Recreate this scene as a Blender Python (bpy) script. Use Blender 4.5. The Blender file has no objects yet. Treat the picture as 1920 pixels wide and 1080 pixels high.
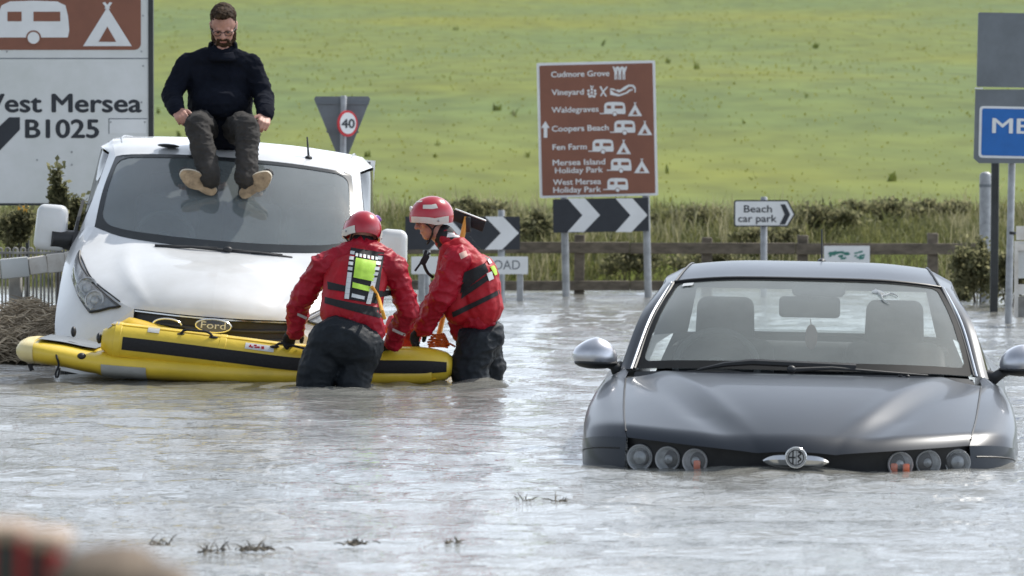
import bpy, bmesh, math, random
import numpy as np
from mathutils import Vector, Matrix, noise
from mathutils.bvhtree import BVHTree

random.seed(11)
RNG = np.random.default_rng(11)
SC = bpy.context.scene
COL = SC.collection
R = math.radians
PI = math.pi

# ------------------------------------------------------------------ camera, sky, sun
FPX = 7582.0          # focal length in pixels of the 1920 px wide photograph
HCAM = 1.2            # camera height over the water
HORIZ = 350.0         # image row of the horizon
PITCH = math.atan((540 - HORIZ) / FPX)
cam_d = bpy.data.cameras.new("camera")
cam_d.sensor_width = 36.0
cam_d.lens = FPX / 1920 * 36.0
cam_d.clip_start = 0.5
cam_d.clip_end = 3000
cam_d.dof.use_dof = True
cam_d.dof.focus_distance = 21.5
cam_d.dof.aperture_fstop = 6.8
cam = bpy.data.objects.new("camera", cam_d)
COL.objects.link(cam)
cam.location = (0, 0, HCAM)
cam.rotation_euler = (PI / 2 - PITCH, 0, 0)
SC.camera = cam

CLOUD_LOW, CLOUD_HIGH = 19.5, 7.0
SUN_AZ, SUN_EL = R(48), R(50)          # azimuth to the right of the view direction (+Y)
world = bpy.data.worlds.new("World")
SC.world = world
world.use_nodes = True
nt = world.node_tree
nt.nodes.clear()
out = nt.nodes.new("ShaderNodeOutputWorld")
bg = nt.nodes.new("ShaderNodeBackground")
sky = nt.nodes.new("ShaderNodeTexSky")
sky.sky_type = 'NISHITA'
sky.sun_disc = False
sky.sun_elevation = SUN_EL
sky.sun_rotation = SUN_AZ
sky.dust_density = 2.5
sky.air_density = 1.0
sky.ozone_density = 1.0
# broken high cloud: mixes the blue with a white of the sky's own brightness
geo = nt.nodes.new("ShaderNodeTexCoord")
cn = nt.nodes.new("ShaderNodeTexNoise")
cn.inputs['Scale'].default_value = 2.2
cn.inputs['Detail'].default_value = 6
cr = nt.nodes.new("ShaderNodeValToRGB")
cr.color_ramp.elements[0].position = 0.33
cr.color_ramp.elements[0].color = (0.45, 0.45, 0.45, 1)
cr.color_ramp.elements[1].position = 0.62
cr.color_ramp.elements[1].color = (0.85, 0.85, 0.85, 1)
mixc = nt.nodes.new("ShaderNodeMix")
mixc.data_type = 'RGBA'
# bright haze and cloud low over the horizon, strongest on the sun's side, thinning overhead
def mth(op, a, b=None, clamp=False):
    n_ = nt.nodes.new("ShaderNodeMath"); n_.operation = op; n_.use_clamp = clamp
    for k, v in enumerate((a, b)):
        if v is None: continue
        if hasattr(v, 'is_output'): nt.links.new(v, n_.inputs[k])
        else: n_.inputs[k].default_value = v
    return n_.outputs[0]
def rng_(v, a, b, c, d):
    n_ = nt.nodes.new("ShaderNodeMapRange"); nt.links.new(v, n_.inputs[0])
    for k, q in enumerate((a, b, c, d)): n_.inputs[k + 1].default_value = q
    return n_.outputs[0]
gn = nt.nodes.new("ShaderNodeVectorMath"); gn.operation = 'DOT_PRODUCT'
gn.inputs[1].default_value = (math.sin(SUN_AZ), math.cos(SUN_AZ), 0)
nt.links.new(geo.outputs['Generated'], gn.inputs[0])
sp = nt.nodes.new("ShaderNodeSeparateXYZ"); nt.links.new(geo.outputs['Generated'], sp.inputs[0])
bri = mth('MULTIPLY', rng_(sp.outputs['Z'], .22, .72, CLOUD_LOW, CLOUD_HIGH), rng_(gn.outputs['Value'], -.6, .6, .42, 1.0))
cc = nt.nodes.new("ShaderNodeCombineColor")
for k, f in enumerate((.87, .97, 1.11)):
    nt.links.new(mth('MULTIPLY', bri, f), cc.inputs[k])
nt.links.new(cc.outputs[0], mixc.inputs[7])
nt.links.new(geo.outputs['Generated'], cn.inputs['Vector'])
nt.links.new(cn.outputs['Fac'], cr.inputs['Fac'])
nt.links.new(cr.outputs['Color'], mixc.inputs[0])
nt.links.new(sky.outputs['Color'], mixc.inputs[6])
nt.links.new(mixc.outputs[2], bg.inputs['Color'])
bg.inputs['Strength'].default_value = 0.085
nt.links.new(bg.outputs['Background'], out.inputs['Surface'])

sun_d = bpy.data.lights.new("sun", 'SUN')
sun_d.energy = 3.0
sun_d.angle = R(0.53)
sun_d.color = (1.0, 0.955, 0.88)
sun = bpy.data.objects.new("sun", sun_d)
COL.objects.link(sun)
SUNV = Vector((math.sin(SUN_AZ) * math.cos(SUN_EL), math.cos(SUN_AZ) * math.cos(SUN_EL), math.sin(SUN_EL)))
sun.rotation_euler = SUNV.to_track_quat('Z', 'Y').to_euler()
sun.location = SUNV * 60

SC.view_settings.view_transform = 'Standard'
SC.view_settings.look = 'None'
SC.view_settings.exposure = 0.6
SC.view_settings.gamma = 1.0
SC.render.engine = 'CYCLES'
SC.cycles.max_bounces = 8
SC.cycles.transparent_max_bounces = 12
SC.cycles.sample_clamp_indirect = 4.0
SC.cycles.caustics_reflective = False
SC.cycles.caustics_refractive = False

# ------------------------------------------------------------------ helpers
CAM_O = Vector((0, 0, HCAM))
def ray(px, py):
    u = (px - 960) / FPX; v = -(py - 540) / FPX
    c, s = math.cos(PITCH), math.sin(PITCH)
    return Vector((u, c + v * s, -s + v * c))
def W(px, py, Y):
    d = ray(px, py)
    return CAM_O + d * (Y / d.y)
def V(*a): return Vector(a)

class MB:
    def __init__(s): s.v = []; s.f = []
    def add(s, vs, fs):
        o = len(s.v)
        s.v += [tuple(p) for p in vs]
        s.f += [tuple(i + o for i in f) for f in fs]
        return s
    def box(s, c, sz, rot=None):
        vs = []
        for x in (-.5, .5):
            for y in (-.5, .5):
                for z in (-.5, .5):
                    p = Vector((x * sz[0], y * sz[1], z * sz[2]))
                    if rot is not None: p = rot @ p
                    vs.append(p + Vector(c))
        return s.add(vs, [(0, 1, 3, 2), (4, 6, 7, 5), (0, 4, 5, 1), (2, 3, 7, 6), (0, 2, 6, 4), (1, 5, 7, 3)])
    def rbox(s, c, sz, r=.01, seg=2, rot=None):
        bm = bmesh.new()
        bmesh.ops.create_cube(bm, size=1)
        for v in bm.verts: v.co = Vector((v.co.x * sz[0], v.co.y * sz[1], v.co.z * sz[2]))
        bmesh.ops.bevel(bm, geom=list(bm.edges), offset=min(r, min(sz) * .49), segments=seg, affect='EDGES', profile=.5)
        for v in bm.verts:
            if rot is not None: v.co = rot @ v.co
            v.co += Vector(c)
        return s.bm(bm)
    def bm(s, bm):
        bm.verts.index_update()
        s.add([v.co.copy() for v in bm.verts], [[v.index for v in f.verts] for f in bm.faces])
        bm.free()
        return s
    def tube(s, pts, rad, seg=8, caps=True, flat=None):
        pts = [Vector(p) for p in pts]
        n = len(pts)
        if not hasattr(rad, '__len__'): rad = [rad] * n
        up = None; vs = []; fs = []
        for i, p in enumerate(pts):
            t = (pts[min(i + 1, n - 1)] - pts[max(i - 1, 0)]).normalized()
            if up is None:
                a = Vector((0, 0, 1)) if abs(t.z) < .9 else Vector((1, 0, 0))
                up = (a - t * a.dot(t)).normalized()
            else: up = (up - t * up.dot(t)).normalized()
            sd = t.cross(up)
            k = flat if flat else 1.0
            for j in range(seg):
                a = 2 * PI * j / seg
                vs.append(p + (up * math.cos(a) + sd * math.sin(a) * k) * rad[i])
        for i in range(n - 1):
            for j in range(seg):
                k = (j + 1) % seg
                fs.append((i * seg + j, i * seg + k, (i + 1) * seg + k, (i + 1) * seg + j))
        if caps:
            fs.append(tuple(range(seg - 1, -1, -1)))
            fs.append(tuple((n - 1) * seg + j for j in range(seg)))
        return s.add(vs, fs)
    def ell(s, c, r, rot=None, nu=14, nv=10):
        vs = []; fs = []
        c = Vector(c)
        vs.append(Vector((0, 0, r[2])))
        for i in range(1, nv):
            th = PI * i / nv
            for j in range(nu):
                ph = 2 * PI * j / nu
                vs.append(Vector((r[0] * math.sin(th) * math.cos(ph), r[1] * math.sin(th) * math.sin(ph), r[2] * math.cos(th))))
        vs.append(Vector((0, 0, -r[2])))
        for j in range(nu): fs.append((0, 1 + j, 1 + (j + 1) % nu))
        for i in range(nv - 2):
            for j in range(nu):
                a = 1 + i * nu + j; b = 1 + i * nu + (j + 1) % nu
                fs.append((a, a + nu, b + nu, b))
        e = len(vs) - 1; o = 1 + (nv - 2) * nu
        for j in range(nu): fs.append((o + j, e, o + (j + 1) % nu))
        if rot is not None: vs = [rot @ v for v in vs]
        return s.add([v + c for v in vs], fs)
    def cap(s, p0, r0, p1, r1, seg=12):
        p0, p1 = Vector(p0), Vector(p1)
        d = p1 - p0; L = d.length
        if L < 1e-5: return s.ell(p0, (r0,) * 3)
        t = d / L
        pts = []; rs = []
        for k in range(5):
            a = PI / 2 * k / 5
            pts.append(p0 - t * (r0 * math.cos(a))); rs.append(max(r0 * math.sin(a), 1e-4))
        pts.append(p0); rs.append(r0); pts.append(p1); rs.append(r1)
        for k in range(4, -1, -1):
            a = PI / 2 * k / 5
            pts.append(p1 + t * (r1 * math.cos(a))); rs.append(max(r1 * math.sin(a), 1e-4))
        return s.tube(pts, rs, seg)
    def chain(s, pts, rs):
        for i in range(len(pts) - 1): s.cap(pts[i], rs[i], pts[i + 1], rs[i + 1])
        return s
    def prism(s, poly, y0, y1):
        n = len(poly)
        a = sum(poly[i][0] * poly[(i + 1) % n][1] - poly[(i + 1) % n][0] * poly[i][1] for i in range(n))
        if a < 0: poly = poly[::-1]
        vs = [(p[0], y0, p[1]) for p in poly] + [(p[0], y1, p[1]) for p in poly]
        fs = [tuple(range(n)), tuple(range(2 * n - 1, n - 1, -1))]
        for i in range(n):
            k = (i + 1) % n
            fs.append((i, i + n, k + n, k))
        return s.add(vs, fs)
    def grid(s, G, flip=False, closed=False):
        n, m = len(G), len(G[0])
        vs = [G[i][j] for i in range(n) for j in range(m)]
        fs = []
        for i in range(n - 1):
            for j in range(m - 1 if not closed else m):
                k = (j + 1) % m
                q = (i * m + j, i * m + k, (i + 1) * m + k, (i + 1) * m + j)
                fs.append(q[::-1] if flip else q)
        return s.add(vs, fs)
    def mirror(s):
        return s.add([(-p[0], p[1], p[2]) for p in s.v], [f[::-1] for f in s.f])
    def xform(s, M):
        s.v = [tuple(M @ Vector(p)) for p in s.v]; return s
    def shift(s, d):
        s.v = [(p[0] - d[0], p[1] - d[1], p[2] - d[2]) for p in s.v]; return s
    def build(s, name, mat, parent=None, smooth=True, ang=38, thick=0, fixn=False, sub=0):
        me = bpy.data.meshes.new(name)
        me.from_pydata(s.v, [], s.f)
        me.update()
        if fixn:
            bm = bmesh.new(); bm.from_mesh(me)
            bmesh.ops.remove_doubles(bm, verts=bm.verts, dist=1e-5)
            bmesh.ops.recalc_face_normals(bm, faces=bm.faces)
            bm.to_mesh(me); bm.free()
        o = bpy.data.objects.new(name, me)
        COL.objects.link(o)
        if mat: me.materials.append(mat)
        if smooth:
            me.shade_smooth()
            if ang < 180: me.set_sharp_from_angle(angle=R(ang))
        if thick:
            m = o.modifiers.new("solid", 'SOLIDIFY'); m.thickness = thick; m.offset = -1
        if sub:
            m = o.modifiers.new("sub", 'SUBSURF'); m.levels = sub; m.render_levels = sub
        if parent: o.parent = parent
        return o

def thing(name, label, cat, loc=(0, 0, 0), rot=(0, 0, 0), group=None):
    o = bpy.data.objects.new(name, None)
    COL.objects.link(o)
    o.location = loc; o.rotation_euler = rot
    o.empty_display_size = .1
    return tag(o, label, cat, group)
def tag(o, label, cat, group=None, kind=None):
    if label: o['label'] = label
    if cat: o['category'] = cat
    if group: o['group'] = group
    if kind: o['kind'] = kind
    return o
def mesh_np(name, verts, faces, mat, parent=None, smooth=False):
    me = bpy.data.meshes.new(name)
    verts = np.asarray(verts, dtype=np.float32); faces = np.asarray(faces, dtype=np.int32)
    k = faces.shape[1]
    me.vertices.add(len(verts)); me.vertices.foreach_set("co", verts.ravel())
    me.loops.add(faces.size); me.loops.foreach_set("vertex_index", faces.ravel())
    me.polygons.add(len(faces))
    me.polygons.foreach_set("loop_start", np.arange(0, faces.size, k, dtype=np.int32))
    me.update(calc_edges=True)
    if smooth: me.polygons.foreach_set("use_smooth", np.ones(len(faces), dtype=bool))
    me.materials.append(mat)
    o = bpy.data.objects.new(name, me)
    COL.objects.link(o)
    if parent: o.parent = parent
    return o

def cat(pts, n):
    """Catmull-Rom through pts, n samples."""
    P = [Vector(p) for p in pts]
    if len(P) == 2: return [P[0].lerp(P[1], i / (n - 1)) for i in range(n)]
    L = [0]
    for i in range(1, len(P)): L.append(L[-1] + max((P[i] - P[i - 1]).length, 1e-6))
    res = []
    for i in range(n):
        s = L[-1] * i / (n - 1)
        k = 0
        while k < len(P) - 2 and s > L[k + 1]: k += 1
        t = (s - L[k]) / (L[k + 1] - L[k])
        p0 = P[k - 1] if k > 0 else P[k] * 2 - P[k + 1]
        p3 = P[k + 2] if k + 2 < len(P) else P[k + 1] * 2 - P[k]
        p1, p2 = P[k], P[k + 1]
        res.append(.5 * ((2 * p1) + (p2 - p0) * t + (2 * p0 - 5 * p1 + 4 * p2 - p3) * t * t + (3 * p1 - p0 - 3 * p2 + p3) * t ** 3))
    return res
class Patch:
    """Coons patch. c0/c1: u curves at v=0/1; d0/d1: v curves at u=0/1."""
    N = 65
    def __init__(s, c0, c1, d0, d1, soft=False):
        s.soft = soft      # soft: no crease where the patch meets its mirror image at u=0
        s.c0, s.c1, s.d0, s.d1 = (cat(c, s.N) for c in (c0, c1, d0, d1))
    @staticmethod
    def at(c, t):
        t = min(max(t, 0), 1) * (len(c) - 1); i = min(int(t), len(c) - 2)
        return c[i].lerp(c[i + 1], t - i)
    def raw(s, u, v):
        a, b, c, d = s.at(s.c0, u), s.at(s.c1, u), s.at(s.d0, v), s.at(s.d1, v)
        p00, p10, p01, p11 = s.c0[0], s.c0[-1], s.c1[0], s.c1[-1]
        w = u * u * (1.5 - .5 * u) if s.soft else u
        return a * (1 - v) + b * v + (c - p00 * (1 - v) - p01 * v) * (1 - w) + (d - p10 * (1 - v) - p11 * v) * w
    def normal(s, u, v):
        e = .01
        a = s.raw(min(u + e, 1), v) - s.raw(max(u - e, 0), v)
        b = s.raw(u, min(v + e, 1)) - s.raw(u, max(v - e, 0))
        n = a.cross(b)
        return n.normalized() if n.length > 1e-12 else Vector((0, -1, 0))
    def __call__(s, u, v, off=0):
        p = s.raw(u, v)
        return p + s.normal(u, v) * off if off else p
    def grid(s, n, m, off=0, u0=0, u1=1, v0=0, v1=1):
        return [[s(u0 + (u1 - u0) * i / n, v0 + (v1 - v0) * j / m, off) for j in range(m + 1)] for i in range(n + 1)]
    def ring(s, inner, off):
        """ring between the unit square and a closed uv loop 'inner'."""
        G = [[], []]
        for (u, v) in inner:
            du, dv = u - .5, v - .5
            k = .5 / max(abs(du), abs(dv))
            G[0].append(s(.5 + du * k, .5 + dv * k, off)); G[1].append(s(u, v, off))
        return G
def rloop(u0, u1, v0, v1, ru, rv, seg=6, per=8):
    pts = []
    for (cu, cv, a0) in ((u1 - ru, v1 - rv, 0), (u0 + ru, v1 - rv, 90), (u0 + ru, v0 + rv, 180), (u1 - ru, v0 + rv, 270)):
        for k in range(seg + 1):
            a = R(a0 + 90 * k / seg)
            pts.append((cu + ru * math.cos(a), cv + rv * math.sin(a)))
    out = []
    n = len(pts)
    for i in range(n):
        p, q = pts[i], pts[(i + 1) % n]
        d = math.hypot(p[0] - q[0], p[1] - q[1])
        m = max(1, int(d / .03))
        for k in range(m): out.append((p[0] + (q[0] - p[0]) * k / m, p[1] + (q[1] - p[1]) * k / m))
    return out
def rrect(x0, x1, z0, z1, r, seg=5):
    return [p for p in _rr(x0, x1, z0, z1, r, seg)]
def _rr(x0, x1, z0, z1, r, seg):
    for (cx, cz, a0) in ((x1 - r, z1 - r, 0), (x0 + r, z1 - r, 90), (x0 + r, z0 + r, 180), (x1 - r, z0 + r, 270)):
        for k in range(seg + 1):
            a = R(a0 + 90 * k / seg)
            yield (cx + r * math.cos(a), cz + r * math.sin(a))
def circ(cx, cz, r, n=20, ry=None):
    return [(cx + r * math.cos(2 * PI * k / n), cz + (ry or r) * math.sin(2 * PI * k / n)) for k in range(n)]

# ------------------------------------------------------------------ materials
def mat(name, col, rough=.6, metal=0, var=.12, scale=6, bump=0, bscale=40, coat=0, spec=.5, col2=None, alpha=None, sheen=0, trans=0, island=0, coord='Object', stretch=None, roughvar=0.0):
    m = bpy.data.materials.new(name)
    m.use_nodes = True
    n = m.node_tree; N = n.nodes; L = n.links
    b = N["Principled BSDF"]
    b.inputs['Roughness'].default_value = rough
    b.inputs['Metallic'].default_value = metal
    b.inputs['Specular IOR Level'].default_value = spec
    if coat:
        b.inputs['Coat Weight'].default_value = coat; b.inputs['Coat Roughness'].default_value = .06
    if sheen:
        b.inputs['Sheen Weight'].default_value = sheen
    tc = N.new("ShaderNodeTexCoord")
    vec = tc.outputs[coord]
    if stretch:
        mp = N.new("ShaderNodeMapping"); mp.inputs['Scale'].default_value = stretch
        L.new(vec, mp.inputs['Vector']); vec = mp.outputs['Vector']
    nz = N.new("ShaderNodeTexNoise"); nz.inputs['Scale'].default_value = scale; nz.inputs['Detail'].default_value = 5
    nz.inputs['Roughness'].default_value = .65
    L.new(vec, nz.inputs['Vector'])
    c2 = col2 or tuple(max(0, c * (1 - 2 * var)) for c in col)
    c1 = col if col2 else tuple(min(1, c * (1 + var)) for c in col)
    mx = N.new("ShaderNodeMix"); mx.data_type = 'RGBA'
    mx.inputs[6].default_value = (*c2, 1); mx.inputs[7].default_value = (*c1, 1)
    rp = N.new("ShaderNodeMapRange"); rp.inputs[1].default_value = .32; rp.inputs[2].default_value = .68
    if island:
        g = N.new("ShaderNodeNewGeometry")
        mm = N.new("ShaderNodeMath"); mm.operation = 'MULTIPLY_ADD'; mm.inputs[1].default_value = island
        L.new(g.outputs['Random Per Island'], mm.inputs[0])
        m2 = N.new("ShaderNodeMath"); m2.operation = 'SUBTRACT'; m2.inputs[1].default_value = island / 2
        L.new(nz.outputs['Fac'], m2.inputs[0]); L.new(m2.outputs[0], mm.inputs[2])
        L.new(mm.outputs[0], rp.inputs[0])
    else:
        L.new(nz.outputs['Fac'], rp.inputs[0])
    L.new(rp.outputs[0], mx.inputs[0])
    L.new(mx.outputs[2], b.inputs['Base Color'])
    if roughvar:
        mr = N.new("ShaderNodeMapRange"); mr.inputs[3].default_value = max(0, rough - roughvar); mr.inputs[4].default_value = min(1, rough + roughvar)
        L.new(nz.outputs['Fac'], mr.inputs[0]); L.new(mr.outputs[0], b.inputs['Roughness'])
    if bump:
        n2 = N.new("ShaderNodeTexNoise"); n2.inputs['Scale'].default_value = bscale; n2.inputs['Detail'].default_value = 4
        L.new(vec, n2.inputs['Vector'])
        bp = N.new("ShaderNodeBump"); bp.inputs['Strength'].default_value = 1; bp.inputs['Distance'].default_value = bump
        L.new(n2.outputs['Fac'], bp.inputs['Height']); L.new(bp.outputs['Normal'], b.inputs['Normal'])
    if trans:
        t = N.new("ShaderNodeBsdfTranslucent"); L.new(mx.outputs[2], t.inputs['Color'])
        ms = N.new("ShaderNodeMixShader"); ms.inputs[0].default_value = trans
        o = N["Material Output"]
        L.new(b.outputs[0], ms.inputs[1]); L.new(t.outputs[0], ms.inputs[2]); L.new(ms.outputs[0], o.inputs['Surface'])
    return m

def glass_mat(name, tint, dust, dcol, rough=.03, ior=1.5, refl=1.15):
    """thin vehicle glass: clear sheet, mirror reflection by angle, and a film of salt and dust."""
    m = bpy.data.materials.new(name); m.use_nodes = True
    n = m.node_tree; N = n.nodes; L = n.links
    N.remove(N["Principled BSDF"]); o = N["Material Output"]
    tr = N.new("ShaderNodeBsdfTransparent"); tr.inputs['Color'].default_value = (*tint, 1)
    gl = N.new("ShaderNodeBsdfGlossy"); gl.inputs['Roughness'].default_value = rough
    fr = N.new("ShaderNodeFresnel"); fr.inputs['IOR'].default_value = ior
    gb_ = N.new("ShaderNodeNewGeometry"); im = N.new("ShaderNodeMapRange")          # thin sheet: same reflection from either side
    im.inputs[3].default_value = ior; im.inputs[4].default_value = 1 / ior
    L.new(gb_.outputs['Backfacing'], im.inputs[0]); L.new(im.outputs[0], fr.inputs['IOR'])
    fm = N.new("ShaderNodeMath"); fm.operation = 'MULTIPLY'; fm.inputs[1].default_value = refl; fm.use_clamp = True
    L.new(fr.outputs[0], fm.inputs[0])
    m1 = N.new("ShaderNodeMixShader"); L.new(fm.outputs[0], m1.inputs[0]); L.new(tr.outputs[0], m1.inputs[1]); L.new(gl.outputs[0], m1.inputs[2])
    df = N.new("ShaderNodeBsdfDiffuse"); df.inputs['Color'].default_value = (*dcol, 1)
    tc = N.new("ShaderNodeTexCoord"); nz = N.new("ShaderNodeTexNoise"); nz.inputs['Scale'].default_value = 2.5; nz.inputs['Detail'].default_value = 7
    nz.inputs['Roughness'].default_value = .7
    L.new(tc.outputs['Object'], nz.inputs['Vector'])
    mr = N.new("ShaderNodeMapRange"); mr.inputs[1].default_value = .3; mr.inputs[2].default_value = .75
    mr.inputs[3].default_value = dust * .82; mr.inputs[4].default_value = dust * 1.25
    L.new(nz.outputs['Fac'], mr.inputs[0])
    m2 = N.new("ShaderNodeMixShader"); L.new(mr.outputs[0], m2.inputs[0]); L.new(m1.outputs[0], m2.inputs[1]); L.new(df.outputs[0], m2.inputs[2])
    L.new(m2.outputs[0], o.inputs['Surface'])
    return m

M = {}
M['white'] = mat('sign_white', (.78, .79, .80), .45, var=.05, scale=2)
M['white_old'] = mat('sign_white_weathered', (.74, .75, .76), .5, col2=(.60, .62, .60), scale=1.3)
M['brown'] = mat('sign_brown', (.255, .098, .058), .45, col2=(.205, .078, .048), scale=2.2)
M['ink'] = mat('sign_black', (.022, .026, .035), .45, var=.1)
M['blue'] = mat('sign_blue', (.01, .14, .48), .4, var=.06)
M['green_ink'] = mat('sign_green', (.05, .22, .18), .5, var=.1)
M['signgrey'] = mat('sign_backing_grey', (.17, .19, .21), .55, metal=.0, var=.12, scale=2)
M['galv'] = mat('galvanised_steel', (.36, .37, .38), .5, metal=.35, var=.15, scale=9, bump=.001)
M['darksteel'] = mat('dark_steel', (.03, .034, .036), .5, var=.2)
M['red_ink'] = mat('sign_red', (.6, .02, .03), .45, var=.06)
M['timber'] = mat('weathered_timber', (.15, .125, .095), .85, var=.25, scale=14, bump=.004, bscale=60, stretch=(.4, 1, 1))
M['whitewood'] = mat('white_painted_timber', (.86, .84, .80), .7, var=.10, scale=5, bump=.002, col2=(.56, .51, .45))
M['concrete'] = mat('weathered_concrete', (.36, .35, .33), .9, var=.2, scale=7, bump=.003)
M['yellowplate'] = mat('yellow_plate', (.72, .36, .02), .5, var=.1)
M['vanpaint'] = mat('white_van_paint', (.71, .725, .74), .32, col2=(.60, .605, .60), scale=2.2, coat=.7, roughvar=.08)
M['carpaint'] = mat('charcoal_metallic_paint', (.020, .026, .036), .36, metal=.2, spec=.35, var=.06, scale=2, coat=.22, roughvar=.05)
M['black'] = mat('black_plastic', (.018, .019, .021), .5, var=.2, scale=12)
M['rubber'] = mat('black_rubber', (.014, .014, .015), .7, var=.2)
M['greyplastic'] = mat('grey_plastic', (.06, .062, .066), .7, var=.2)
M['lamprim'] = mat('lamp_rim', (.58, .59, .60), .3, metal=.3, var=.04)
M['chrome'] = mat('chrome', (.75, .76, .77), .14, metal=1, var=.04)
M['mirror_silver'] = mat('satin_silver', (.55, .56, .6), .28, metal=.8, var=.05, coat=.5)
M['lampback'] = mat('lamp_reflector', (.50, .51, .52), .3, metal=.35, var=.2, scale=30)
M['lampgrey'] = mat('lamp_housing', (.34, .35, .36), .35, metal=.5, var=.2, scale=20)
M['lens'] = glass_mat('clear_lens', (.92, .94, .95), .10, (.5, .5, .5), .02)
M['amber'] = mat('amber_lens', (.75, .16, .06), .2, var=.1, coat=.8)
M['vanglass'] = glass_mat('van_windscreen_glass', (.72, .82, .82), .27, (.44, .50, .51), .02, refl=3.0)
M['carglass'] = glass_mat('car_windscreen_glass', (.86, .91, .88), .27, (.48, .52, .5), .03)
M['sideglass'] = glass_mat('tinted_side_glass', (.22, .25, .26), .05, (.4, .42, .42), .03)
M['seat'] = mat('seat_cloth', (.035, .036, .04), .9, var=.2, scale=20, bump=.003)
M['vandash'] = mat('van_dashboard', (.075, .08, .085), .8, var=.15)
M['dash'] = mat('dashboard', (.05, .047, .045), .75, var=.15)
M['blueoval'] = mat('badge_blue', (.02, .04, .12), .25, var=.05, coat=1)
M['raft'] = mat('yellow_coated_fabric', (.74, .53, .045), .36, var=.06, scale=5, coat=.25, bump=.006, bscale=7)
M['raftfar'] = mat('yellow_raft_floor_fabric', (.72, .46, .02), .4, var=.08, scale=5, coat=.2, bump=.002, bscale=9)
M['raftgrey'] = mat('raft_grey_patch', (.42, .43, .42), .5, var=.1)
M['raftcream'] = mat('raft_cream_nose', (.74, .62, .30), .42, var=.06)
M['strap'] = mat('black_webbing', (.012, .012, .014), .75, var=.2, scale=60, bump=.001, bscale=200)
M['drysuit'] = mat('red_drysuit', (.36, .005, .021), .5, spec=.3, var=.12, scale=5, bump=.004, bscale=14)
M['vest'] = mat('red_buoyancy_vest', (.40, .008, .018), .55, spec=.3, var=.12, scale=8, bump=.004, bscale=24)
M['blacksuit'] = mat('black_drysuit', (.011, .015, .020), .6, spec=.25, var=.2, scale=6, bump=.006, bscale=15)
M['lime'] = mat('lime_panel', (.50, .80, .08), .6, var=.08, scale=20)
M['reflect'] = mat('reflective_tape', (.66, .68, .68), .4, var=.06)
M['helmet'] = mat('red_helmet_shell', (.42, .006, .022), .3, var=.05, coat=.6)
M['helmetwhite'] = mat('pale_helmet_trim', (.66, .64, .58), .45, var=.06)
M['purple'] = mat('helmet_purple_mark', (.18, .05, .32), .4, var=.05)
M['skin'] = mat('skin', (.48, .25, .19), .55, var=.1, scale=16, bump=.001)
M['lip'] = mat('lip_skin', (.42, .16, .13), .5, var=.1)
M['eye'] = mat('eye_dark', (.03, .022, .018), .3, var=.1)
M['hair'] = mat('dark_brown_hair', (.050, .031, .018), .75, spec=.15, var=.4, scale=30, bump=.004, bscale=80)
M['beard'] = mat('dark_beard', (.070, .042, .025), .8, spec=.15, var=.4, scale=50, bump=.004, bscale=90)
M['fleece'] = mat('navy_fleece', (.008, .010, .017), .95, var=.15, scale=6, bump=.004, bscale=18, spec=.1)
M['trouser'] = mat('charcoal_trouser_cloth', (.046, .043, .041), .9, spec=.25, var=.2, scale=6, bump=.005, bscale=14)
M['sole'] = mat('tan_shoe_sole', (.38, .29, .195), .8, var=.25, scale=18, bump=.002, bscale=70)
M['soleedge'] = mat('cream_sole_edge', (.62, .56, .45), .7, var=.1)
M['shoe'] = mat('dark_shoe_upper', (.02, .02, .022), .7, var=.2)
M['paddle'] = mat('yellow_paddle_shaft', (.72, .34, .04), .4, var=.08)
M['rope'] = mat('orange_rope', (.78, .17, .03), .7, var=.15, scale=60, bump=.002, bscale=150)
M['redbag'] = mat('red_bag', (.5, .03, .05), .5, var=.12, scale=10, bump=.004, bscale=20)
M['twig'] = mat('wet_reed_stems', (.13, .11, .08), .7, var=.3, island=.5)
M['deadreed'] = mat('dead_reed_straw', (.62, .51, .37), .85, var=.3, island=.9, col2=(.26, .21, .15))
M['leaf'] = mat('shrub_leaves', (.075, .115, .03), .6, island=.9, col2=(.028, .05, .018), trans=.25)
M['leaf_dry'] = mat('dry_hedge_leaves', (.25, .24, .13), .7, island=.9, col2=(.13, .135, .07), trans=.7)
M['bank'] = mat('bank_grass', (.24, .24, .095), .75, island=.8, col2=(.13, .14, .055), trans=.35, scale=.5)
M['straw'] = mat('pale_grass_heads', (.46, .42, .26), .8, island=.8, col2=(.28, .26, .14), trans=.35)
M['crop'] = mat('crop_leaves', (.27, .27, .06), .85, island=.5, col2=(.19, .20, .04), trans=.6, spec=.1, scale=.06)
M['weed'] = mat('field_weed_leaves', (.17, .19, .045), .7, island=.6, col2=(.12, .15, .035), trans=.4)
M['bark'] = mat('bark', (.09, .07, .05), .9, var=.3, scale=20, bump=.004)
M['blurgrey'] = mat('dark_grey_barrier', (.07, .075, .07), .8, var=.2)
M['blurtop'] = mat('pale_weathered_cap', (.44, .33, .25), .85, var=.15)
M['blurred'] = mat('red_reflector', (.42, .012, .015), .3, var=.1)
M['stone'] = mat('brown_lichen_stone', (.17, .13, .095), .9, var=.3, scale=20, bump=.006)
M['dropping'] = mat('bird_dropping', (.8, .8, .78), .8, var=.05)
M['flag'] = mat('sleeve_patch', (.62, .40, .33), .7, var=.1)
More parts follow.
